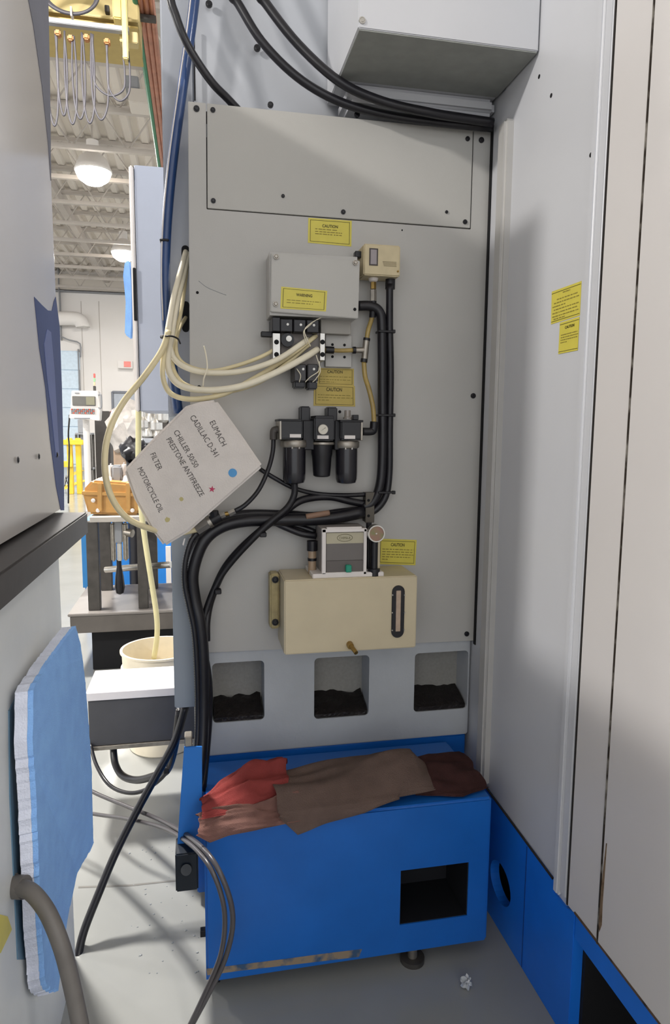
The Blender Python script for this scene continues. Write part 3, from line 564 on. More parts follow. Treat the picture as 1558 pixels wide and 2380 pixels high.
# ------------------------------------------------------------------ blue hose, cream tubes, top cables
bh = thing('blue_hose', 'dark blue hose running down the left edge of the grey panel', 'hose', at(395, 930, Y=1.80))
tube('hose', pp([(492, -330, 1.80), (459, -60, 1.80), (445, 60, 1.80), (425, 200, 1.80), (402, 370, 1.80), (388, 520, 1.80), (384, 640, 1.80), (388, 760, 1.80), (402, 860, 1.80), (415, 960, 1.81)]), .0128, M_HOSE, bh)
tube('white_stripe', pp([(483, -330, 1.79), (450, -60, 1.79), (436, 60, 1.79), (416, 200, 1.79), (393, 370, 1.79), (379, 520, 1.79), (375.5, 640, 1.79), (379, 745, 1.79)]), .0018, M_WHITE, bh, n=6)
z = pbox('cable_tie', 371, 554, 393, 560, 1.785, 1.815, M_BLACK, None, .002); tag(z, 'black cable tie around the dark blue hose', 'cable tie')
GT = 'cream nylon air tubes'
def ctube(pts, r, label, mt=M_TUBE): return tag(tube('nylon_tube', pp(pts), r, mt), label, 'tube', GT)
ctube([(432, 585, 1.855), (420, 630, 1.80), (404, 690, 1.76), (394, 750, 1.725), (392, 790, 1.71), (403, 830, 1.70), (430, 853, 1.69), (480, 866, 1.68), (560, 863, 1.67), (640, 838, 1.66), (700, 800, 1.665), (715, 788, 1.69)], .0070, 'upper cream air tube looping from the slot to the top valve row')
ctube([(436, 590, 1.86), (426, 640, 1.81), (408, 720, 1.76), (398, 785, 1.72), (390, 830, 1.69), (396, 870, 1.67), (425, 898, 1.66), (490, 907, 1.655), (570, 895, 1.65), (650, 862, 1.65), (710, 830, 1.655), (738, 812, 1.68)], .0080, 'thickest cream air tube sweeping lowest into the valve bank')
ctube([(430, 600, 1.86), (414, 660, 1.80), (396, 730, 1.75), (386, 790, 1.70), (378, 850, 1.67), (382, 890, 1.66), (402, 918, 1.655), (450, 928, 1.65), (520, 916, 1.66), (590, 880, 1.675), (640, 850, 1.685), (690, 815, 1.67), (735, 780, 1.69)], .0062, 'yellowed air tube making the lowest loop below the others', M_TUBE2)
ctube([(432, 738, 1.858), (418, 762, 1.80), (409, 795, 1.74), (414, 830, 1.715), (440, 852, 1.71), (490, 862, 1.70), (550, 850, 1.69), (610, 828, 1.685), (650, 805, 1.695)], .005, 'thin cream air tube out of the lower oval slot', M_TUBE2)
ctube([(437, 600, 1.865), (430, 660, 1.82), (420, 730, 1.77), (404, 790, 1.73), (400, 840, 1.71), (415, 880, 1.70), (448, 900, 1.69), (520, 912, 1.68), (600, 890, 1.68), (660, 850, 1.68), (720, 800, 1.685)], .005, 'yellowish air tube hidden behind the thickest cream loop', M_TUBE2)
tag(tube('nylon_tube', pp([(392, 770, 1.69), (376, 815, 1.67), (335, 875, 1.65), (290, 930, 1.63), (260, 985, 1.61), (245, 1045, 1.60), (246, 1110, 1.59), (264, 1165, 1.59), (300, 1207, 1.60), (360, 1232, 1.62), (415, 1238, 1.64), (460, 1230, 1.65)]), .0074, M_TUBE2), 'big cream tube loop swinging left around the felt sheet', 'tube', GT)
z = thing('cable_tie', 'thin black cable tie bunching the cream tubes', 'cable tie', at(395, 790, Y=1.70))
tube('band', pp([(378, 782, 1.70), (388, 781, 1.672), (402, 782, 1.675), (414, 788, 1.69), (419, 798, 1.72)]), .0022, M_BLACK, z, n=6); cyl('head', at(376, 783, Y=1.70), at(382, 783, Y=1.69), .005, M_BLACK, z, n=8)
st = tag(tube('string_tie', pp([(474, 804, 1.675), (479, 825, 1.668), (482, 850, 1.662), (480, 864, 1.66), (474, 880, 1.655), (472, 899, 1.66)]), .0018, M_TUBE, n=6), 'frayed cream string tied around the tubes', 'string')
GC = 'black cables above the panel'
cable([(372, -330, 1.75), (392, -40, 1.74), (410, 40, 1.74), (440, 112, 1.745), (490, 188, 1.765), (528, 228, 1.785), (560, 262, 1.80)], .0098, 'left black cable ending behind the panel top', GC)
cable([(430, -330, 1.78), (525, -40, 1.76), (555, 10, 1.755), (610, 98, 1.745), (690, 178, 1.735), (780, 232, 1.725), (880, 263, 1.72), (1000, 282, 1.715), (1145, 297, 1.715)], .0105, 'middle black cable sweeping along the panel top edge', GC)
cable([(480, -330, 1.77), (590, -40, 1.74), (620, 10, 1.735), (695, 105, 1.715), (790, 190, 1.685), (890, 236, 1.68), (1000, 262, 1.68), (1080, 275, 1.69), (1146, 285, 1.69)], .0112, 'right black cable curving under the hood into the corner', GC)
# ------------------------------------------------------------------ felt sheet with writing
YD = 1.615
fs = thing('felt_sheet', 'white felt box hanging askew with printed fluid notes, blue dot and red star', 'notice', at(440, 1250, Y=YD+.01))
bm = bmesh.new()
outl = [(432, 944), (466, 934), (503, 929), (560, 1008), (612, 1084), (525, 1160), (440, 1236), (382, 1271), (352, 1232), (312, 1160), (288, 1092), (355, 1020)]
sheet = slab('sheet', outl, M_PAPER, fs, Y=YD, th=.03, bevel=.006, smooth=True)
for s, p, q, hp in (('EUMACH', (487, 982), (516, 1038), 14), ('CADILLAC D-341', (441, 970), (499, 1063), 14), ('CHILLER 50/50', (403, 1004), (452, 1088), 13.5), ('PRESTONE ANTIFREEZE', (386, 1022), (465, 1155), 13.5), ('FILTER', (349, 1056), (367, 1094), 13), ('MOTORCYCLE OIL', (319, 1090), (370, 1192), 13)):
    a, b = at(*p, Y=YD-.0004), at(*q, Y=YD-.0004); text('lettering', s, a, b, hp*mpp(a)*.95, (0, -1, 0), mat('print_grey', '55504e', .7), fs)
c = at(541, 1099, Y=YD-.0002); cyl('blue_dot', c, c+Vector((0, -.0008, 0)), .0102, mat('dot_blue', '4f95cc', .5), fs, n=24)
c = at(493, 1137, Y=YD-.0002); prism('red_star', [c+Vector((rr*math.sin(t), 0, rr*math.cos(t))) for rr, t in [((.0085 if k % 2 == 0 else .0033), math.pi*k/5+.15) for k in range(10)]], (0, -.0006, 0), mat('star_red', 'b4345a', .6), fs)
for x, y, r in ((389, 1208, .006), (422, 1160, .005)):
    c = at(x, y, Y=YD-.0001); prism('stain', [c+Vector((r*math.cos(t)*(1+.35*noise.noise(Vector((t, x, 0)))), 0, r*math.sin(t)*(1+.4*noise.noise(Vector((t*2, y, 1)))))) for t in [2*math.pi*k/14 for k in range(14)]], (0, -.0002, 0), mat('stain_yellow', 'bdb27e', .8), fs)
prism('string', [at(428, 1252, Y=1.64), at(431, 1252, Y=1.64), at(427, 1268, Y=1.64), at(424, 1266, Y=1.64)], (0, .002, 0), M_WHITE, fs)
# ------------------------------------------------------------------ coolant tank, bracket, rags
tk = thing('coolant_tank', 'low blue coolant tank on casters pushed under the machine base', 'tank', (.35, 1.55, 0))
ZK = .418; YK = 1.43
body = box('body', (.0, YK, .036), (.688, 1.735, ZK), M_BLUE, tk, .006)
p, q = at(932, 2024, Y=YK), at(1086, 2128, Y=YK)
cut(body, [box('c', (p.x, YK-.1, q.z), (q.x, YK+.15, p.z), M_BLUE, None, 0)])
dkm = mat('pocket_shade', '0d0f16', .7)  # near-black lining stands in for the shade inside the opening
for lo_, hi_ in (((p.x, YK+.14, q.z), (q.x, YK+.15, p.z)), ((p.x, YK+.003, q.z), (p.x+.002, YK+.14, p.z)), ((q.x-.002, YK+.003, q.z), (q.x, YK+.14, p.z)), ((p.x, YK+.003, p.z-.002), (q.x, YK+.14, p.z)), ((p.x, YK+.003, q.z), (q.x, YK+.14, q.z+.002))): box('shade_liner', lo_, hi_, dkm, tk, 0)
prism('worn_strip', [at(x, y, Y=YK-.0006) for x, y in ((480, 2252), (640, 2232), (760, 2216), (842, 2206), (835, 2224), (700, 2240), (560, 2256), (482, 2267))], (0, .001, 0), mat('worn_paint', '8a7a66', .7, hex2='35506e', nscale=30, mix=(.48, .62)), tk)
box('foot_rail', (.03, YK+.08, .01), (.62, YK+.12, .037), M_DARK, tk, 0)
box('hinge_plug', (-.012, YK+.02, at(462, 2188, Y=YK).z-.008), (.002, YK+.035, at(462, 2188, Y=YK).z+.008), M_BLK2, tk, .001)
for x, y in ((.02, YK+.05), (.55, YK+.07)):
    w_ = cyl('caster', (x-.012, y, .025), (x+.012, y, .025), .025, M_BLK2, tk, n=20); cyl('hub', (x-.014, y, .025), (x+.014, y, .025), .01, M_ZINC, w_, n=12)
    box('fork', (x-.016, y-.015, .026), (x+.016, y+.015, .046), M_DKSTEEL, w_, 0)
pg = cyl('leveling_foot', (.50, YK+.018, .0), (.50, YK+.018, .012), .03, M_DKSTEEL, tk, n=20); cyl('leveling_bolt', (.50, YK+.018, .012), (.50, YK+.018, .037), .012, M_ZINC, tk)
bb = thing('blue_bracket', 'tall blue bracket standing left of the coolant tank', 'bracket', (-.03, 1.5, 0))
prism('plate', [at(x, y, Y=1.50) for x, y in ((428, 1736), (470, 1736), (470, 1986), (411, 1984))], (0, .006, 0), mat('lit_blue_paint', '2b74c4', .35, noise_amt=.05), bb, .001)  # lighter blue carries the light falling on this bracket
box('return', (at(425, 1800, Y=1.5).x, 1.506, .25), (at(425, 1800, Y=1.5).x+.006, 1.752, .40), MATS['lit_blue_paint'], bb)
pbox('clamp', 429, 1712, 447, 1736, 1.49, 1.52, M_ZINC, bb, .002)
jb = pbox('junction_box', 408, 1984, 461, 2072, 1.46, 1.53, mat('dark_teal_box', '141c26', .35), bb, .003)
cyl('knob', at(433, 2022, Y=1.46), at(433, 2022, Y=1.45), .012, mat('knob_dark', '2b3036', .4), bb, n=16)
def rag(name, label, x0, x1, yb, yf, hgt, drop, mt, seed, nfold, group, lift=0, nv_f=4, nu=110, nv=60):
    bm = bmesh.new(); V = []
    for i in range(nu):
        u = i/(nu-1); x = x0+(x1-x0)*u
        yb_, yf_, h_, d_ = yb(u), yf(u), hgt(u), drop(u); row = []
        for j in range(nv):
            v = j/(nv-1)
            nz = .8*noise.noise(Vector((x*nfold-v*2, v*nv_f, seed)))+.35*noise.noise(Vector((x*nfold*2.6+v*3, v*nv_f*1.9, seed+4)))
            if v < .62:
                s = v/.62; y = yb_+(yf_-yb_)*s; z = ZK+.006+lift+h_*math.sin(math.pi*min(1, s*.93+.05))**.75*(1+.55*nz)+.004*nz
            else:
                s = (v-.62)/.38; y = yf_-.006-.012*math.sin(s*2.2)*(d_ > 0)-.004*nz; z = ZK+.006+lift+h_*.16*(1-s)**2-d_*s+.003*nz
                if d_ <= 0: y = yf_-s*.006; z = ZK+.006+lift+h_*.16*(1-s)
            xx = x+.012*noise.noise(Vector((v*6, u*5, seed+9)))
            row.append(bm.verts.new((xx, y, max(z, ZK+.002) if (v < .62) else z)))
        V.append(row)
    for i in range(nu-1):
        for j in range(nv-1): bm.faces.new((V[i][j], V[i+1][j], V[i+1][j+1], V[i][j+1]))
    bmesh.ops.solidify(bm, geom=bm.faces[:], thickness=-.004)
    o = obj(name, bm, mt, None, smooth='all'); return tag(o, label, 'rag', group)
lerp = lambda pts: (lambda u: next(a[1]+(b[1]-a[1])*(u-a[0])/(b[0]-a[0]) for a, b in zip(pts, pts[1:]) if u <= b[0]+1e-9))
GR = 'shop rags on the blue tank'
rag('shop_rag', 'crumpled red shop rag bunched at the left end of the blue tank', -.004, .20, lerp([(0, 1.50), (.35, 1.58), (1, 1.65)]), lerp([(0, 1.435), (1, 1.47)]), lerp([(0, .022), (.5, .052), (.9, .05), (1, .04)]), lambda u: 0, M_REDRAG, 3, 9, GR, .016, 9)
rag('shop_rag', 'dirty pinkish rag draped over the front edge under the red rag', -.012, .215, lerp([(0, 1.465), (1, 1.50)]), lerp([(0, YK), (1, YK)]), lerp([(0, .016), (.4, .028), (1, .03)]), lerp([(0, .012), (.1, .032), (.3, .02), (1, .004)]), M_PINK, 11, 10, GR, 0, 7)
rag('shop_towel', 'grey brown towel lying folded along the middle of the blue tank', .165, .55, lerp([(0, 1.59), (.5, 1.62), (1, 1.65)]), lerp([(0, YK-.002), (.5, YK), (1, YK+.03)]), lerp([(0, .038), (.3, .04), (.7, .05), (.92, .052), (1, .024)]), lerp([(0, .002), (.1, .05), (.3, .03), (.6, .008), (.75, 0), (1, 0)]), M_TOWEL, 21, 4, GR, .014, 4)
rag('shop_rag', 'dark brown rag wedged in the corner at the right end of the tank', .50, .69, lerp([(0, 1.62), (1, 1.65)]), lerp([(0, 1.47), (.6, YK+.012), (1, 1.47)]), lerp([(0, .026), (.5, .034), (1, .02)]), lambda u: 0, M_BRN, 31, 9, GR, 0, 6)
# rolled fold on the towel
tf2 = bpy.data.objects['shop_towel']
tube('fold', pp([(880, 1808, 1.56), (915, 1792, 1.56), (960, 1786, 1.56), (998, 1802, 1.545), (1016, 1826, 1.52)]), .014, M_TOWEL, tf2, n=12)
# ------------------------------------------------------------------ floor cables in front
GF = 'cables hanging in the aisle'
cable([(150, 1800, 2.1), (215, 1840, 2.0), (290, 1872, 1.85), (370, 1905, 1.68), (440, 1945, 1.48), (495, 2000, 1.36), (532, 2080, 1.33), (541, 2150, 1.33), (523, 2230, 1.34), (485, 2310, 1.35), (445, 2385, 1.36), (420, 2430, 1.36)], .0058, 'outer of two slim grey cables looping over the blue tank corner', GF, mat('grey_cable', '4b484a', .28, noise_amt=.1))
cable([(150, 1880, 2.05), (225, 1893, 1.95), (300, 1904, 1.8), (380, 1925, 1.62), (440, 1960, 1.46), (485, 2010, 1.36), (513, 2075, 1.335), (523, 2140, 1.33), (513, 2220, 1.34), (478, 2305, 1.35), (440, 2385, 1.355), (415, 2430, 1.36)], .0055, 'inner of two slim grey cables looping over the blue tank corner', GF, MATS['grey_cable'])
cable([(432, 1640, 1.80), (408, 1720, 1.80), (365, 1800, 1.78), (318, 1885, 1.75), (270, 1980, 1.72), (228, 2080, 1.68), (195, 2165, 1.65), (180, 2230, 1.62), (168, 2290, 1.56)], .0105, 'thick black cable slanting from the trunking down to the floor', GF)
cable([(428, 1640, 1.83), (402, 1722, 1.83), (358, 1806, 1.80), (312, 1890, 1.77), (266, 1985, 1.73), (232, 2065, 1.70), (200, 2150, 1.66), (186, 2195, 1.655)], .006, 'thin black cable beside the slanting thick one', GF)
cable([(263, 1733, 2.24), (268, 1775, 2.2), (285, 1803, 2.15), (318, 1813, 2.08), (360, 1803, 1.98), (388, 1790, 1.92), (405, 1740, 1.88), (418, 1650, 1.84)], .0115, 'thick grey black hose looping under the chip tray', GF)
cable([(210, 1730, 2.2), (225, 1780, 2.15), (255, 1825, 2.08), (300, 1843, 2.0), (345, 1832, 1.95), (390, 1790, 1.9), (408, 1720, 1.86), (414, 1650, 1.84)], .006, 'thin black cable sagging lowest under the chip tray', GF)
z = pbox('cable_tie', 380, 1785, 394, 1800, 1.89, 1.93, M_BLACK, None, .002); tag(z, 'black cable tie joining the hanging loops under the trunking', 'cable tie')
# droplets on the floor and a scratch on the panel
bm = bmesh.new(); rd = random.Random(5)
for k in range(46):
    p = at(rd.uniform(300, 462), rd.uniform(1965, 2270), Z=0); r = rd.uniform(.0012, .0042)
    if p.x < -.012:
        g = bmesh.ops.create_icosphere(bm, subdivisions=1, radius=r)
        for v in g['verts']: v.co = Vector((v.co.x*rd.uniform(.8, 1.3), v.co.y, max(0, v.co.z*.45)))+p
tag(obj('water_droplets', bm, mat('water', 'dfe4e6', .03, noise_amt=.01, trans=.6, ior=1.33), None, smooth='all'), 'scattered clear droplets on the floor left of the blue tank', 'droplets', kind='stuff')
tube('scratch', pp([(462, 653, PF), (480, 667, PF), (502, 677, PF), (526, 686, PF)]), .0007, M_GREY, pan, n=5)
# plastic scrap on the floor
p = at(1085, 2282, Z=.012); sphere('plastic_scrap', p, .016, mat('clear_film', 'd8dcdf', .08, noise_amt=.1, trans=.4, coat=1), None, (.7, .7, .75), 1.1); tag(bpy.data.objects['plastic_scrap'], 'small shiny crumpled plastic scrap on the floor at right', 'scrap')
# ------------------------------------------------------------------ left machine
XL = -.31; YE = 1.665; ZTOP = 2.244
lm = thing('left_machine', 'beige grey machine cabinet with glossy upper cover at the left edge', 'machine', (-.6, 1.0, 0))
def rounded(x0, y0, y1, r):                                   # plan outline with a rounded far corner
    return [Vector((x0-.7, y0, 0)), Vector((x0, y0, 0))]+[Vector((x0-r+r*math.cos(t), y1-r+r*math.sin(t), 0)) for t in [math.pi/2*k/10 for k in range(11)]]+[Vector((x0-.7, y1, 0))]
zl = 1.105
prism('upper_cover', [v+Vector((0, 0, zl+.01)) for v in rounded(XL, .93, YE+.015, .012)], (0, 0, ZTOP-zl-.01), M_LEFT, lm, smooth=True)
box('unseen_occluder', (-1.7, -.5, .02), (-1.0, .925, 1.75), M_LEFT, lm, .01)  # unseen block added to shade the lower part of the right wall
prism('lower_body', [v for v in rounded(XL-.005, .75, YE-.04, .02)], (0, 0, zl-.05), M_LOW, lm, smooth=True)
prism('ledge', [Vector((-1.0, .7, zl-.048)), Vector((-.262, .7, zl-.048)), Vector((-.252, YE-.04, zl-.048)), Vector((-1.0, YE-.03, zl-.048))], (0, 0, .05), mat('black_ledge', '403d3c', .45, noise_amt=.12, nscale=40), lm, .003)
# blue reflection in the glossy cover, painted as flat bands
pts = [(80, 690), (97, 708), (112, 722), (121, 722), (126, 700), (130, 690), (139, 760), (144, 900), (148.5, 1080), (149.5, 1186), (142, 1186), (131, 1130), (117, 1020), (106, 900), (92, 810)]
slab('reflection_band', pts, M_REFL, lm, X=XL+.0008, th=-.0012)
slab('reflection_highlight', [(103, 800), (110, 765), (119, 772), (127, 860), (134, 990), (138, 1060), (130, 1060), (120, 960), (110, 880)], mat('pale_reflection_paint', '6672a0', .5, spec=.15), lm, X=XL+.0016, th=-.0008)
slab('corner_reflection', [(55, -60), (78, 60), (98, 200), (112, 330), (119, 420), (118, 300), (116, 160), (113, 20), (112, -60)], mat('dark_reflection_paint', '5c5c68', .45, spec=.2), lm, X=XL+.0008, th=-.0012)  # dark reflection along the rounded corner, painted in
for x, y in ((39, 1069), (88, 1061), (131, 1057)): bolt(at(x, y, X=XL), .006, lm, M_BLK2, 'X', 'screw', h=-.004)
# recess strip and yellow sticker on lower body
slab('recess_trim', [(22, 1652), (48, 1600), (62, 1600), (60, 1750), (62, 1900), (70, 2080), (75, 2230), (42, 2230), (35, 2080), (24, 1850)], mat('blue_grey_trim', '5f7f97', .3), lm, X=XL-.003, th=-.004)
slab('recess', [(46, 1640), (70, 1640), (70, 1900), (78, 2100), (80, 2180), (60, 2230), (55, 2060), (50, 1800)], mat('navy_gap', '1b1d3a', .4), lm, X=XL-.002, th=-.004)
sl = slab('sticker', [(-20, 2120), (18, 2130), (28, 2160), (2, 2215), (-20, 2220)], M_YEL, None, X=XL-.003, th=-.001); tag(sl, 'yellow sticker low on the left machine behind the grey conduit', 'sticker')
# blue filter pad leaning on the machine
fp_ = thing('filter_pad', 'big light blue fleece filter pad hanging on the left machine', 'filter pad', at(140, 2300, Y=1.3))
face = [(176, 1456, 1.47), (188, 1500, 1.49), (199, 1590, 1.5), (207, 1690, 1.5), (214, 1800, 1.5), (214, 1880, 1.5), (218, 1962, 1.5), (205, 1985, 1.48), (180, 2030, 1.42), (160, 2120, 1.36), (146, 2210, 1.3), (136, 2303, 1.27), (106, 2290, 1.17), (96, 2150, 1.15), (90, 2000, 1.14), (84, 1850, 1.14), (76, 1720, 1.14), (78, 1600, 1.16), (120, 1530, 1.3)]
F3 = []
Pf = pp(face)
for i, p in enumerate(Pf):
    q = Pf[(i+1) % len(Pf)]; L = (q-p).length; k = max(1, int(L/.008))
    for s in range(k):
        v = p.lerp(q, s/k); jit = .0045*noise.noise(v*190); F3.append(v+Vector((0, jit, jit)))
ns = Vector((0, 0, 0))
prism('front_fleece', F3, (-.008, -.003, 0), M_PAD, fp_)
prism('back_fleece', [v+Vector((-.0082, -.0031, 0)) for v in F3], (-.019, -.004, 0), M_PADW, fp_)
# grey conduit in the foreground
gcn = thing('flexible_conduit', 'thick grey flexible conduit arching from a connector on the left machine', 'conduit', at(170, 2400, Y=1.0))
tube('hose', pp([(45, 2062, 1.12), (75, 2075, 1.1), (110, 2120, 1.08), (140, 2190, 1.06), (160, 2260, 1.05), (178, 2340, 1.04), (190, 2400, 1.03), (200, 2460, 1.03)]), .0135, M_COND, gcn, n=14)
cyl('connector', at(4, 2060, Y=1.14), at(58, 2062, Y=1.12), .0185, M_COND, gcn, n=20, bevel=.002); cyl('lock_nut', at(20, 2060, Y=1.135), at(30, 2060, Y=1.13), .0205, M_COND, gcn, n=8)
# ------------------------------------------------------------------ electrical cabinet with pad, tray, bucket, yellow tube
ec = thing('electrical_cabinet', 'slim blue grey electrical cabinet hanging on the far side of the column', 'cabinet', at(350, 955, Y=2.6))
a, b = at(318, 670, Y=2.6), at(405, 670, Y=2.6); a.z, b.z = at(350, 386, Y=2.6).z, at(350, 956, Y=2.6).z
box('body', (a.x, 2.6, b.z), (b.x+.05, 3.0, a.z), M_CABD, ec, .003)
pbox('door_edge', 306, 384, 317, 956, 2.59, 2.66, M_WHITE, ec, .005); pbox('gap', 316.5, 388, 319, 954, 2.603, 2.65, M_DARK, ec, 0)
pbox('handle_slot', 310, 622, 317, 745, 2.585, 2.6, M_DARK, ec, .002)
bp = prism('filter_pad', [at(x, y, Y=2.62) for x, y in ((290, 608), (302, 604), (308, 660), (309, 740), (306, 788), (290, 776), (292, 700), (286, 640))], (0, .03, 0), M_PAD, bevel=.004); tag(bp, 'small light blue fleece pad stuck to the edge of the grey cabinet', 'filter pad')
ct = thing('chip_tray', 'dark grey chip tray with a bright aluminium top ledge below the cabinet', 'tray', at(300, 1730, Y=2.25))
a, b = at(203, 1610, Y=2.2), at(405, 1722, Y=2.2)
box('bin', (a.x, 2.205, b.z), (.05, 2.4, a.z-.03), mat('charcoal_tray', '46464a', .5, noise_amt=.08), ct, .003)
box('ledge', (a.x-.005, 2.195, a.z-.028), (.05, 2.405, a.z), mat('aluminium_ledge', 'd8d4d6', .4, noise_amt=.04), ct, .002); box('lower_rim', (a.x, 2.198, b.z-.012), (.05, 2.41, b.z+.002), M_ZINC, ct, .001)
bu = thing('bucket', 'off-white plastic bucket standing on the floor under the yellow hose', 'bucket', (at(372, 1505, Y=2.75).x, 2.75, 0))
cx = at(372, 1505, Y=2.75); zr = cx.z
lathe('shell', Vector((cx.x, 2.75, 0)), [(.125, 0), (.13, .005), (.146, zr-.08), (.155, zr-.078), (.155, zr-.07), (.148, zr-.066), (.15, zr-.01), (.157, zr-.008), (.157, zr), (.147, zr), (.143, zr-.08), (.122, .02), (.001, .015)], M_BUCKET, bu, n=48)
tag(tube('drain_hose', pp([(322, 930, 2.66), (322, 1000, 2.68), (322, 1085, 2.7), (328, 1180, 2.7), (338, 1260, 2.7), (352, 1350, 2.7), (364, 1430, 2.72), (365, 1480, 2.74), (358, 1530, 2.76)]), .011, mat('pale_yellow_hose', 'd8d0a2', .35, noise_amt=.08)), 'pale yellow hose hanging down into the white bucket', 'hose')
# ------------------------------------------------------------------ steel stand, case, blue cabinet
sd = thing('steel_stand', 'welded dark steel stand with four posts on a heavy grey plate', 'stand', at(280, 1470, Y=3.8))
a = at(157, 1428, Y=3.6); mt_ = mat('stand_grey', '625d59', .45, metal=.2, noise_amt=.12, nscale=10)
box('base_plate', (a.x, 3.6, a.z-.015), (.02, 4.25, a.z), mat('stand_top', '7f7a76', .45, noise_amt=.08, nscale=8), sd, .003); box('base_beam', (a.x+.01, 3.605, .235), (.02, 4.2, a.z-.015), mt_, sd, .003)
box('base_foot', (a.x+.1, 3.7, .0), (.0, 4.1, .235), M_DARK, sd, .003)
zs = at(250, 1212, Y=3.65).z
for x0, x1, y in ((205, 233, 3.65), (322, 345, 3.65), (236, 262, 4.1), (345, 368, 4.1)):
    p, q = at(x0, 1400, Y=y), at(x1, 1400, Y=y); box('post', (p.x, y, a.z), (q.x, y+.055, zs), M_DKSTEEL, sd, .003)
box('top_plate', (at(208, 1205, Y=3.62).x, 3.62, zs), (at(352, 1205, Y=3.62).x, 4.2, zs+.028), mat('stand_shelf', 'b0aaa2', .45), sd, .002)
zc = zs+.028
cs_ = thing('hard_case', 'tan ribbed plastic hard case lying on the steel stand', 'case', at(260, 1200, Y=3.75))
pr = [(205, 1197), (322, 1200), (338, 1152), (334, 1140), (322, 1126), (214, 1118), (193, 1140), (192, 1150)]
dz = zc-at(260, 1199, Y=3.68).z
prism('shell', [at(x, y, Y=3.68)+Vector((0, 0, dz+.001)) for x, y in pr], (0, .34, 0), M_TAN, cs_, .012, smooth=True)
for x in (232, 298):
    prism('rib', [at(x0, y0, Y=3.662)+Vector((0, 0, dz)) for x0, y0 in ((x-6, 1190), (x+6, 1190), (x+6, 1124), (x-6, 1124))], (0, .03, 0), M_TAN, cs_, .004)
prism('rim', [at(x, y, Y=3.665)+Vector((0, 0, dz)) for x, y in ((190, 1152), (338, 1156), (338, 1147), (190, 1143))], (0, .36, 0), M_TAN, cs_, .003)
for x, y in ((217, 1164), (228, 1187), (308, 1187)): bolt(at(x, y, Y=3.672)+Vector((0, 0, dz)), .011, cs_, M_WHITE, h=.012)
cl = thing('pipe_clamp', 'grey metal clamp with a white hoop resting on the tan case', 'clamp', at(270, 1130, Y=3.85))
pbox('block', 259, 1082, 283, 1122, 3.80, 3.88, M_GREY, cl, .01); tube('hoop', pp([(253, 1112, 3.8), (256, 1124, 3.76), (272, 1128, 3.74), (290, 1122, 3.77), (294, 1110, 3.8)]), .016, M_WHITE, cl)
pbox('arm', 251, 1078, 262, 1112, 3.82, 3.88, M_WHITE, cl, .01); pbox('arm', 282, 1076, 292, 1110, 3.82, 3.88, M_WHITE, cl, .01)
vs = thing('toggle_vise', 'grey steel vise slide with black crank handle hanging under the stand shelf', 'vise', at(280, 1380, Y=3.75))
pbox('slide', 266, 1212, 284, 1262, 3.7, 3.78, M_GREY, vs, .004); pbox('jaw', 257, 1216, 268, 1306, 3.7, 3.76, M_ZINC, vs, .008); pbox('jaw', 285, 1216, 297, 1304, 3.7, 3.76, M_ZINC, vs, .008)
pbox('screw_rod', 272, 1262, 283, 1304, 3.7, 3.73, M_STEEL, vs, .004); cyl('side_knob', at(292, 1237, Y=3.72), at(308, 1240, Y=3.70), .022, M_ZINC, vs)
lathe('handle', at(279, 1381, Y=3.72), [(.006, 0), (.02, .008), (.027, .04), (.022, .10), (.013, .15), (.013, .19)], M_BLK2, vs, n=16)
tag(cyl('tie_bar', at(246, 1324, Y=3.9), at(398, 1312, Y=3.7), .018, M_STEEL), 'bright chrome bar crossing behind the black crank handle', 'bar')
bc = thing('tool_cabinet', 'bright blue cabinet standing behind the steel stand', 'cabinet', at(290, 1365, Y=4.6))
a, b = at(192, 1210, Y=4.6), at(410, 1365, Y=4.6)
box('carcass', (a.x, 4.6, .0), (b.x, 5.2, a.z), M_BCAB, bc, .006); pbox('edge_strip', 190, 1212, 204, 1366, 4.58, 4.6, mat('blue_edge', '2a6fa8', .4), bc, .002)
for k in range(8): pbox('vent', 249, 1225+k*14, 259, 1232+k*14, 4.59, 4.6, M_WHITE, bc, .001)
pbox('perforated_rail', 386, 1270, 398, 1366, 4.585, 4.6, M_WHITE, bc, .001)
# ------------------------------------------------------------------ far shop floor
op = thing('control_pendant', 'white machine control panel with screen and keypad in the background', 'control panel', at(198, 975, Y=11))
prism('upper_housing', [at(x, y, Y=11.0) for x, y in ((166, 908), (228, 908), (233, 948), (164, 948))], (0, .25, 0), M_HALLW, op, .01)
pbox('screen', 168, 921, 222, 943, 10.98, 11.0, mat('screen_dark', '6d6b66', .25), op, .005); pbox('screen_patch', 200, 922.5, 220, 941, 10.97, 10.985, mat('screen_olive', '8f8c76', .3), op, 0)
pbox('badge', 174, 912.5, 184, 915, 10.985, 11.0, M_GREY, op, 0)
prism('keyboard_housing', [at(164, 946, Y=11.0), at(233, 948, Y=11.0), at(231, 978, Y=10.8), at(160, 972, Y=10.8)], (0, .25, 0), M_HALLW, op, .01)
for r_ in range(3):
    for c_ in range(12):
        p = at(167.5+c_*4.6, 951.5+r_*4.2, Y=10.96-r_*.03); box('key', p+Vector((-.012, -.03, -.01)), p+Vector((.010, .02, .01)), M_GREY if (r_+c_) % 3 else mat('key_red', 'c8604e', .5), op, 0)
pbox('handle_bar', 172, 971, 209, 974, 10.72, 10.76, M_GREY, op, .005)
tube('grab_handle', pp([(229, 918, 10.98), (235, 919, 10.95), (235.5, 946, 10.93), (230, 948, 10.96)]), .012, M_GREY, op)
cyl('support_arm', at(200, 975, Y=11.1), Vector((at(200, 975, Y=11.1).x, 11.1, 0)), .05, M_HALLW, op)
sg = thing('signal_tower', 'small red amber green signal tower above the control panel', 'light tower', at(219, 905, Y=11.2))
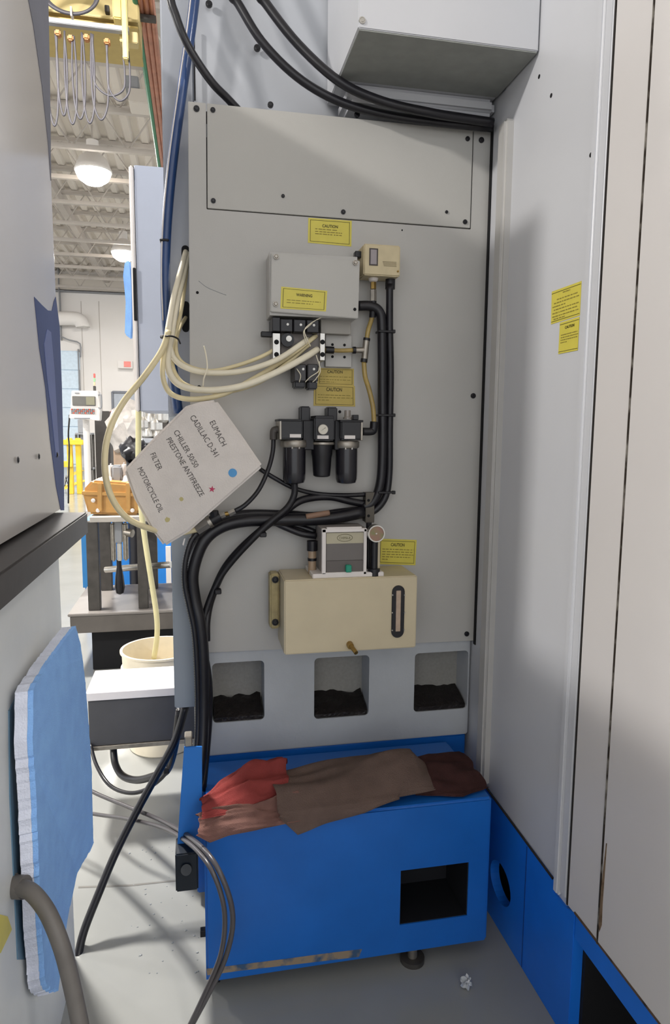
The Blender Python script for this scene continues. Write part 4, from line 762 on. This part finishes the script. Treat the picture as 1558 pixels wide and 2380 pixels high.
for (y0, y1, hx) in ((868, 878, 'e06a62'), (879, 887, '9fd6a0'), (888, 896, 'f0d3a8')): pbox('segment', 217, y0, 221.5, y1, 11.18, 11.21, mat('seg'+hx, hx, .4), sg, .005)
pbox('stem', 216.5, 897, 222, 908, 11.15, 11.22, M_DKSTEEL, sg, .004)
kc = thing('black_cabinet', 'tall black cabinet on the far shop floor behind the control panel', 'cabinet', at(238, 1070, Y=17))
a, b = at(219, 955, Y=17), at(257, 1069, Y=17); box('body', (a.x, 17, .06), (b.x, 17.6, a.z), mat('soft_black', '3a3634', .5), kc, .01)
for x in (a.x+.05, b.x-.05): cyl('wheel', (x-.02, 17.1, .06), (x+.02, 17.1, .06), .06, M_BLK2, kc)
ca = thing('shop_cart', 'grey shelf cart with dark frame on the far shop floor', 'cart', at(195, 1070, Y=16))
a, b = at(174, 1006, Y=16), at(214, 1072, Y=16)
box('top_shelf', (a.x, 16, a.z-.04), (b.x, 16.5, a.z), M_GREY, ca, .005); box('lower_shelf', (a.x, 16, .35), (b.x, 16.5, .39), M_GREY, ca, .005)
for x in (a.x, b.x-.05):
    for y in (16.0, 16.45): box('leg', (x, y, 0), (x+.05, y+.05, a.z-.04), M_DKSTEEL, ca, 0)
box('bin', (a.x+.06, 16.05, a.z), (b.x-.1, 16.4, a.z+.3), M_GREY, ca, .01); box('panel', (a.x+.05, 16.4, .39), (b.x-.05, 16.42, a.z-.05), mat('cart_grey', 'a4a4a6', .5), ca, 0)
gr = thing('guard_rail', 'yellow safety guard rail with posts on the far shop floor', 'guard rail', at(165, 1095, Y=14))
for x in (163, 183):
    p = at(x, 1060, Y=14); box('post', (p.x-.05, 14-.05, 0), (p.x+.05, 14.05, at(x, 1018, Y=14).z), M_BYEL, gr, .01)
pbox('rail', 120, 1022, 193, 1034, 13.88, 13.95, M_BYEL, gr, .01); pbox('rail', 120, 1072, 168, 1086, 13.88, 13.95, M_BYEL, gr, .01)
tag(tube('hanging_cord', pp([(162, 965, 11.2), (159, 1010, 12), (161, 1040, 12), (160, 1100, 12), (159, 1170, 12)]), .013, M_INKB, n=6), 'dark cord hanging in front of the yellow guard rail', 'cord')
tb = thing('wire_trolley', 'small tangled wire trolley beside the yellow floor marking', 'trolley', at(160, 1132, Z=0))
p = at(160, 1132, Z=0); p = p+Vector((0, 0, .14))
for k in range(7):
    a_ = k*.9; tube('wire', [p+Vector((.09*math.cos(a_), .09*math.sin(a_), -.12)), p+Vector((.07*math.cos(a_+.6), .07*math.sin(a_+.6), .02)), p+Vector((.05*math.cos(a_+1.2), .05*math.sin(a_+1.2), .12))], .008, M_ZINC if k % 2 else M_INKB, tb, n=6, res=3)
for nm, q in (('floor_marking', [(150, 1128), (200, 1114), (198, 1119), (150, 1138)]), ('floor_marking', [(165, 1100), (212, 1082), (214, 1085), (170, 1106)])):
    o = prism(nm, [at(x, y, Z=.001) for x, y in q], (0, 0, .001), M_BYEL, fl); o['label'] = 'yellow painted line'
pb = sphere('plastic_wrapped_part', at(300, 1000, Y=9), .3, mat('dusty_film', 'b9b3ae', .25, noise_amt=.2, nscale=10, coat=.5), None, (.85, .7, 1.05), .5); tag(pb, 'bulky part wrapped in clear plastic film beyond the hard case', 'wrapped part')
cp = thing('cardboard_stand', 'brownish wrapped pedestal under the plastic covered part', 'pedestal', at(280, 1070, Y=9)); a, b = at(262, 1020, Y=9), at(330, 1068, Y=9); box('block', (a.x, 9, 0), (b.x, 9.4, a.z), mat('kraft', '9b8672', .7, noise_amt=.1), cp, .02); box('cap', (a.x-.02, 8.98, a.z), (b.x+.02, 9.42, a.z+.03), MATS['kraft'], cp, .005)
bg = sphere('black_bag', at(312, 1048, Y=4.6), .085, M_BLK2, None, (1, .8, .95), .6); tag(bg, 'black crumpled bag beside the pale yellow hose', 'bag')
cyl('stem', at(312, 1075, Y=4.6), Vector((at(312, 1075, Y=4.6).x, 4.6, 0)), .05, M_BLK2, bg)
for k, (x, y, r) in enumerate([(335, 985, .06), (350, 972, .05), (362, 990, .06), (378, 968, .055), (345, 1005, .05), (368, 1008, .05)]):
    b = lathe('steel_fitting', at(x, y+14, Y=6), [(r*.6, 0), (r, .02), (r, .08), (r*.5, .11), (r*.5, .16)], M_STEEL, None, n=14); tag(b, ['shiny steel tool holder nearest the yellow hose', 'shiny steel tool holder second from the yellow hose, upper', 'shiny steel tool holder in the middle of the rack', 'shiny steel tool holder nearest the red rack edge', 'low shiny tool holder in front on the left of the rack', 'low shiny tool holder in front on the right of the rack'][k], 'tool holder', 'tool holders behind the cabinet')
rk = thing('tool_rack', 'red edged rack carrying the shiny tool holders', 'rack', at(360, 1030, Y=6.1)); pbox('board', 326, 1019, 400, 1030, 5.85, 6.25, M_GREY, rk, .005); pbox('back', 330, 955, 398, 1019, 6.2, 6.25, M_DKSTEEL, rk, .005); pbox('red_edge', 384, 955, 398, 975, 6.15, 6.2, mat('rack_red', 'd0453e', .5), rk, .004)
box('leg', (at(335, 1030, Y=6.1).x, 6.0, 0), (at(335, 1030, Y=6.1).x+.05, 6.05, at(335, 1030, Y=6.1).z), M_DKSTEEL, rk); box('leg', (at(390, 1030, Y=6.1).x, 6.0, 0), (at(390, 1030, Y=6.1).x+.05, 6.05, at(390, 1030, Y=6.1).z), M_DKSTEEL, rk)
rb = pbox('red_box', 257, 955, 266, 985, 17.5, 17.9, mat('box_red', 'd8564a', .5), None, .01); tag(rb, 'narrow red box beside the tall black cabinet', 'box')
# ------------------------------------------------------------------ crane, festoon cables, pipes
cr = thing('bridge_crane', 'yellow overhead crane girder at the top left of the gap', 'crane', at(215, 80, Y=6.6))
a, b = at(90, 60, Y=6.6), at(325, 92, Y=6.6)
box('girder', (a.x-1.5, 6.6, at(215, 76, Y=6.6).z), (b.x, 6.95, at(215, 76, Y=6.6).z+.9), M_CRANE, cr, .01); box('lower_flange', (a.x-1.5, 6.45, at(215, 36, Y=6.45).z-.01), (b.x, 6.6, at(215, 36, Y=6.45).z+.012), M_CRANE, cr, .004)
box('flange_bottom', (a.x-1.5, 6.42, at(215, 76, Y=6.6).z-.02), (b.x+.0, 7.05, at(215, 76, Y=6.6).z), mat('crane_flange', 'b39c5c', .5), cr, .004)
pbox('limit_box', 261, -20, 283, 42, 6.3, 6.45, mat('crane_cream', 'e0c878', .45), cr, .01); pbox('hoist_mast', 283, -40, 296, 135, 6.2, 6.3, mat('mast_yellow', 'dcc67e', .45), cr, .008)
pbox('bracket_plate', 278, 72, 320, 98, 6.3, 6.4, M_CRANE, cr, .005); pbox('sensor', 243, 11, 254, 26, 6.4, 6.46, M_DKSTEEL, cr, .004)
rail = box('festoon_rail', (at(90, 70, Y=6.25).x-1, 6.22, at(200, 66, Y=6.25).z), (at(300, 80, Y=6.25).x, 6.28, at(200, 66, Y=6.25).z+.04), M_GREY, cr, .004)
co_ = thing('cable_coil', 'coil of grey cable tied to the yellow crane girder', 'cable coil', at(160, 30, Y=6.3)); c = at(164, -15, Y=6.3)
for k in range(4): tube('strand', [c+Vector((.2*math.cos(t)*(1+.05*k), -.02*k, (.15+.012*k)*math.sin(t))) for t in [2*math.pi*i/20 for i in range(21)]], .012, M_FEST, co_, n=6, res=2)
pbox('tie', 163, 14, 167, 36, 6.2, 6.3, M_WHITE, co_, .002)
loops = [((108, 72), (128, 70), 292), ((132, 70), (150, 82), 268), ((150, 72), (172, 84), 288), ((168, 82), (192, 80), 276), ((190, 76), (214, 80), 286), ((212, 78), (246, 90), 278), ((216, 80), (286, 130), 222), ((250, 92), (298, 120), 234)]
for k, (p, q, yb_) in enumerate(loops):
    L_, R_ = at(*p, Y=6.25), at(*q, Y=6.25); bot = at((p[0]+q[0])/2, yb_, Y=6.25)
    pts = [L_, L_.lerp(bot, .45)*1.0, None, None, None, R_]
    wd_ = R_.x-L_.x
    pts = [L_, Vector((L_.x-.01, 6.25, L_.z*.6+bot.z*.4)), Vector((L_.x+wd_*.02, 6.25, L_.z*.18+bot.z*.82)), Vector((L_.x+wd_*.5, 6.25, bot.z)), Vector((L_.x+wd_*.98, 6.25, R_.z*.18+bot.z*.82)), Vector((R_.x+.01, 6.25, R_.z*.6+bot.z*.4)), R_]
    ords = ['leftmost', 'second', 'third', 'fourth', 'fifth', 'sixth', 'seventh', 'rightmost']
    tag(tube('festoon_loop', pts, .0085, M_FEST, n=6), f'{ords[k]} hanging grey cable loop below the yellow crane girder', 'cable loop', 'festoon cable loops')
for k, (x, y) in enumerate([(133, 72), (163, 84), (200, 82), (248, 92)]):
    fc = pbox('festoon_clip', x-7, y-5, x+7, y+8, 6.22, 6.29, mat('clip_orange', 'b4763c', .5), None, .01); tag(fc, ['leftmost orange clip', 'second orange clip', 'third orange clip', 'rightmost orange clip'][k]+' holding the festoon loops under the crane', 'clip', 'festoon clips')
zp = 5.0
for k, (xx, mt_, lab) in enumerate([(315, M_GREENP, 'green pipe left of the copper pipes running along the ceiling'), (326, M_COPPER, 'leftmost copper pipe running along the ceiling'), (339, M_COPPER, 'middle copper pipe running along the ceiling'), (352, M_COPPER, 'rightmost copper pipe running along the ceiling')]):
    p = at(xx, 0, Z=zp); tag(tube('ceiling_pipe', [Vector((p.x, 5.2, zp)), Vector((p.x, 9, zp)), Vector((p.x, 13.5, zp))], .028, mt_, n=10, res=2), lab, 'pipe', 'pipes along the ceiling')
hg = thing('pipe_hanger', 'dark strut hanger carrying the copper ceiling pipes', 'hanger', at(335, 25, Z=zp)); p, q = at(308, 25, Z=zp), at(362, 25, Z=zp); box('strut', (p.x, p.y-.03, zp-.07), (q.x, p.y+.03, zp-.03), M_DKSTEEL, hg, .003)
for x in (p.x+.02, q.x-.03): box('rod', (x, p.y-.01, zp-.03), (x+.015, p.y+.01, ZC), M_DKSTEEL, hg, 0)
for k, (x0, y0, x1, y1) in enumerate([(290, 175, 322, 203), (298, 205, 345, 238)]):
    b = pbox('duct_box', x0, y0, x1, y1, 10, 10.4, M_GREY if k == 0 else M_CEIL, None, .01); tag(b, ['small grey box under the ceiling beside the green pipe', 'pale box below the small grey box near the copper pipes'][k], 'box')
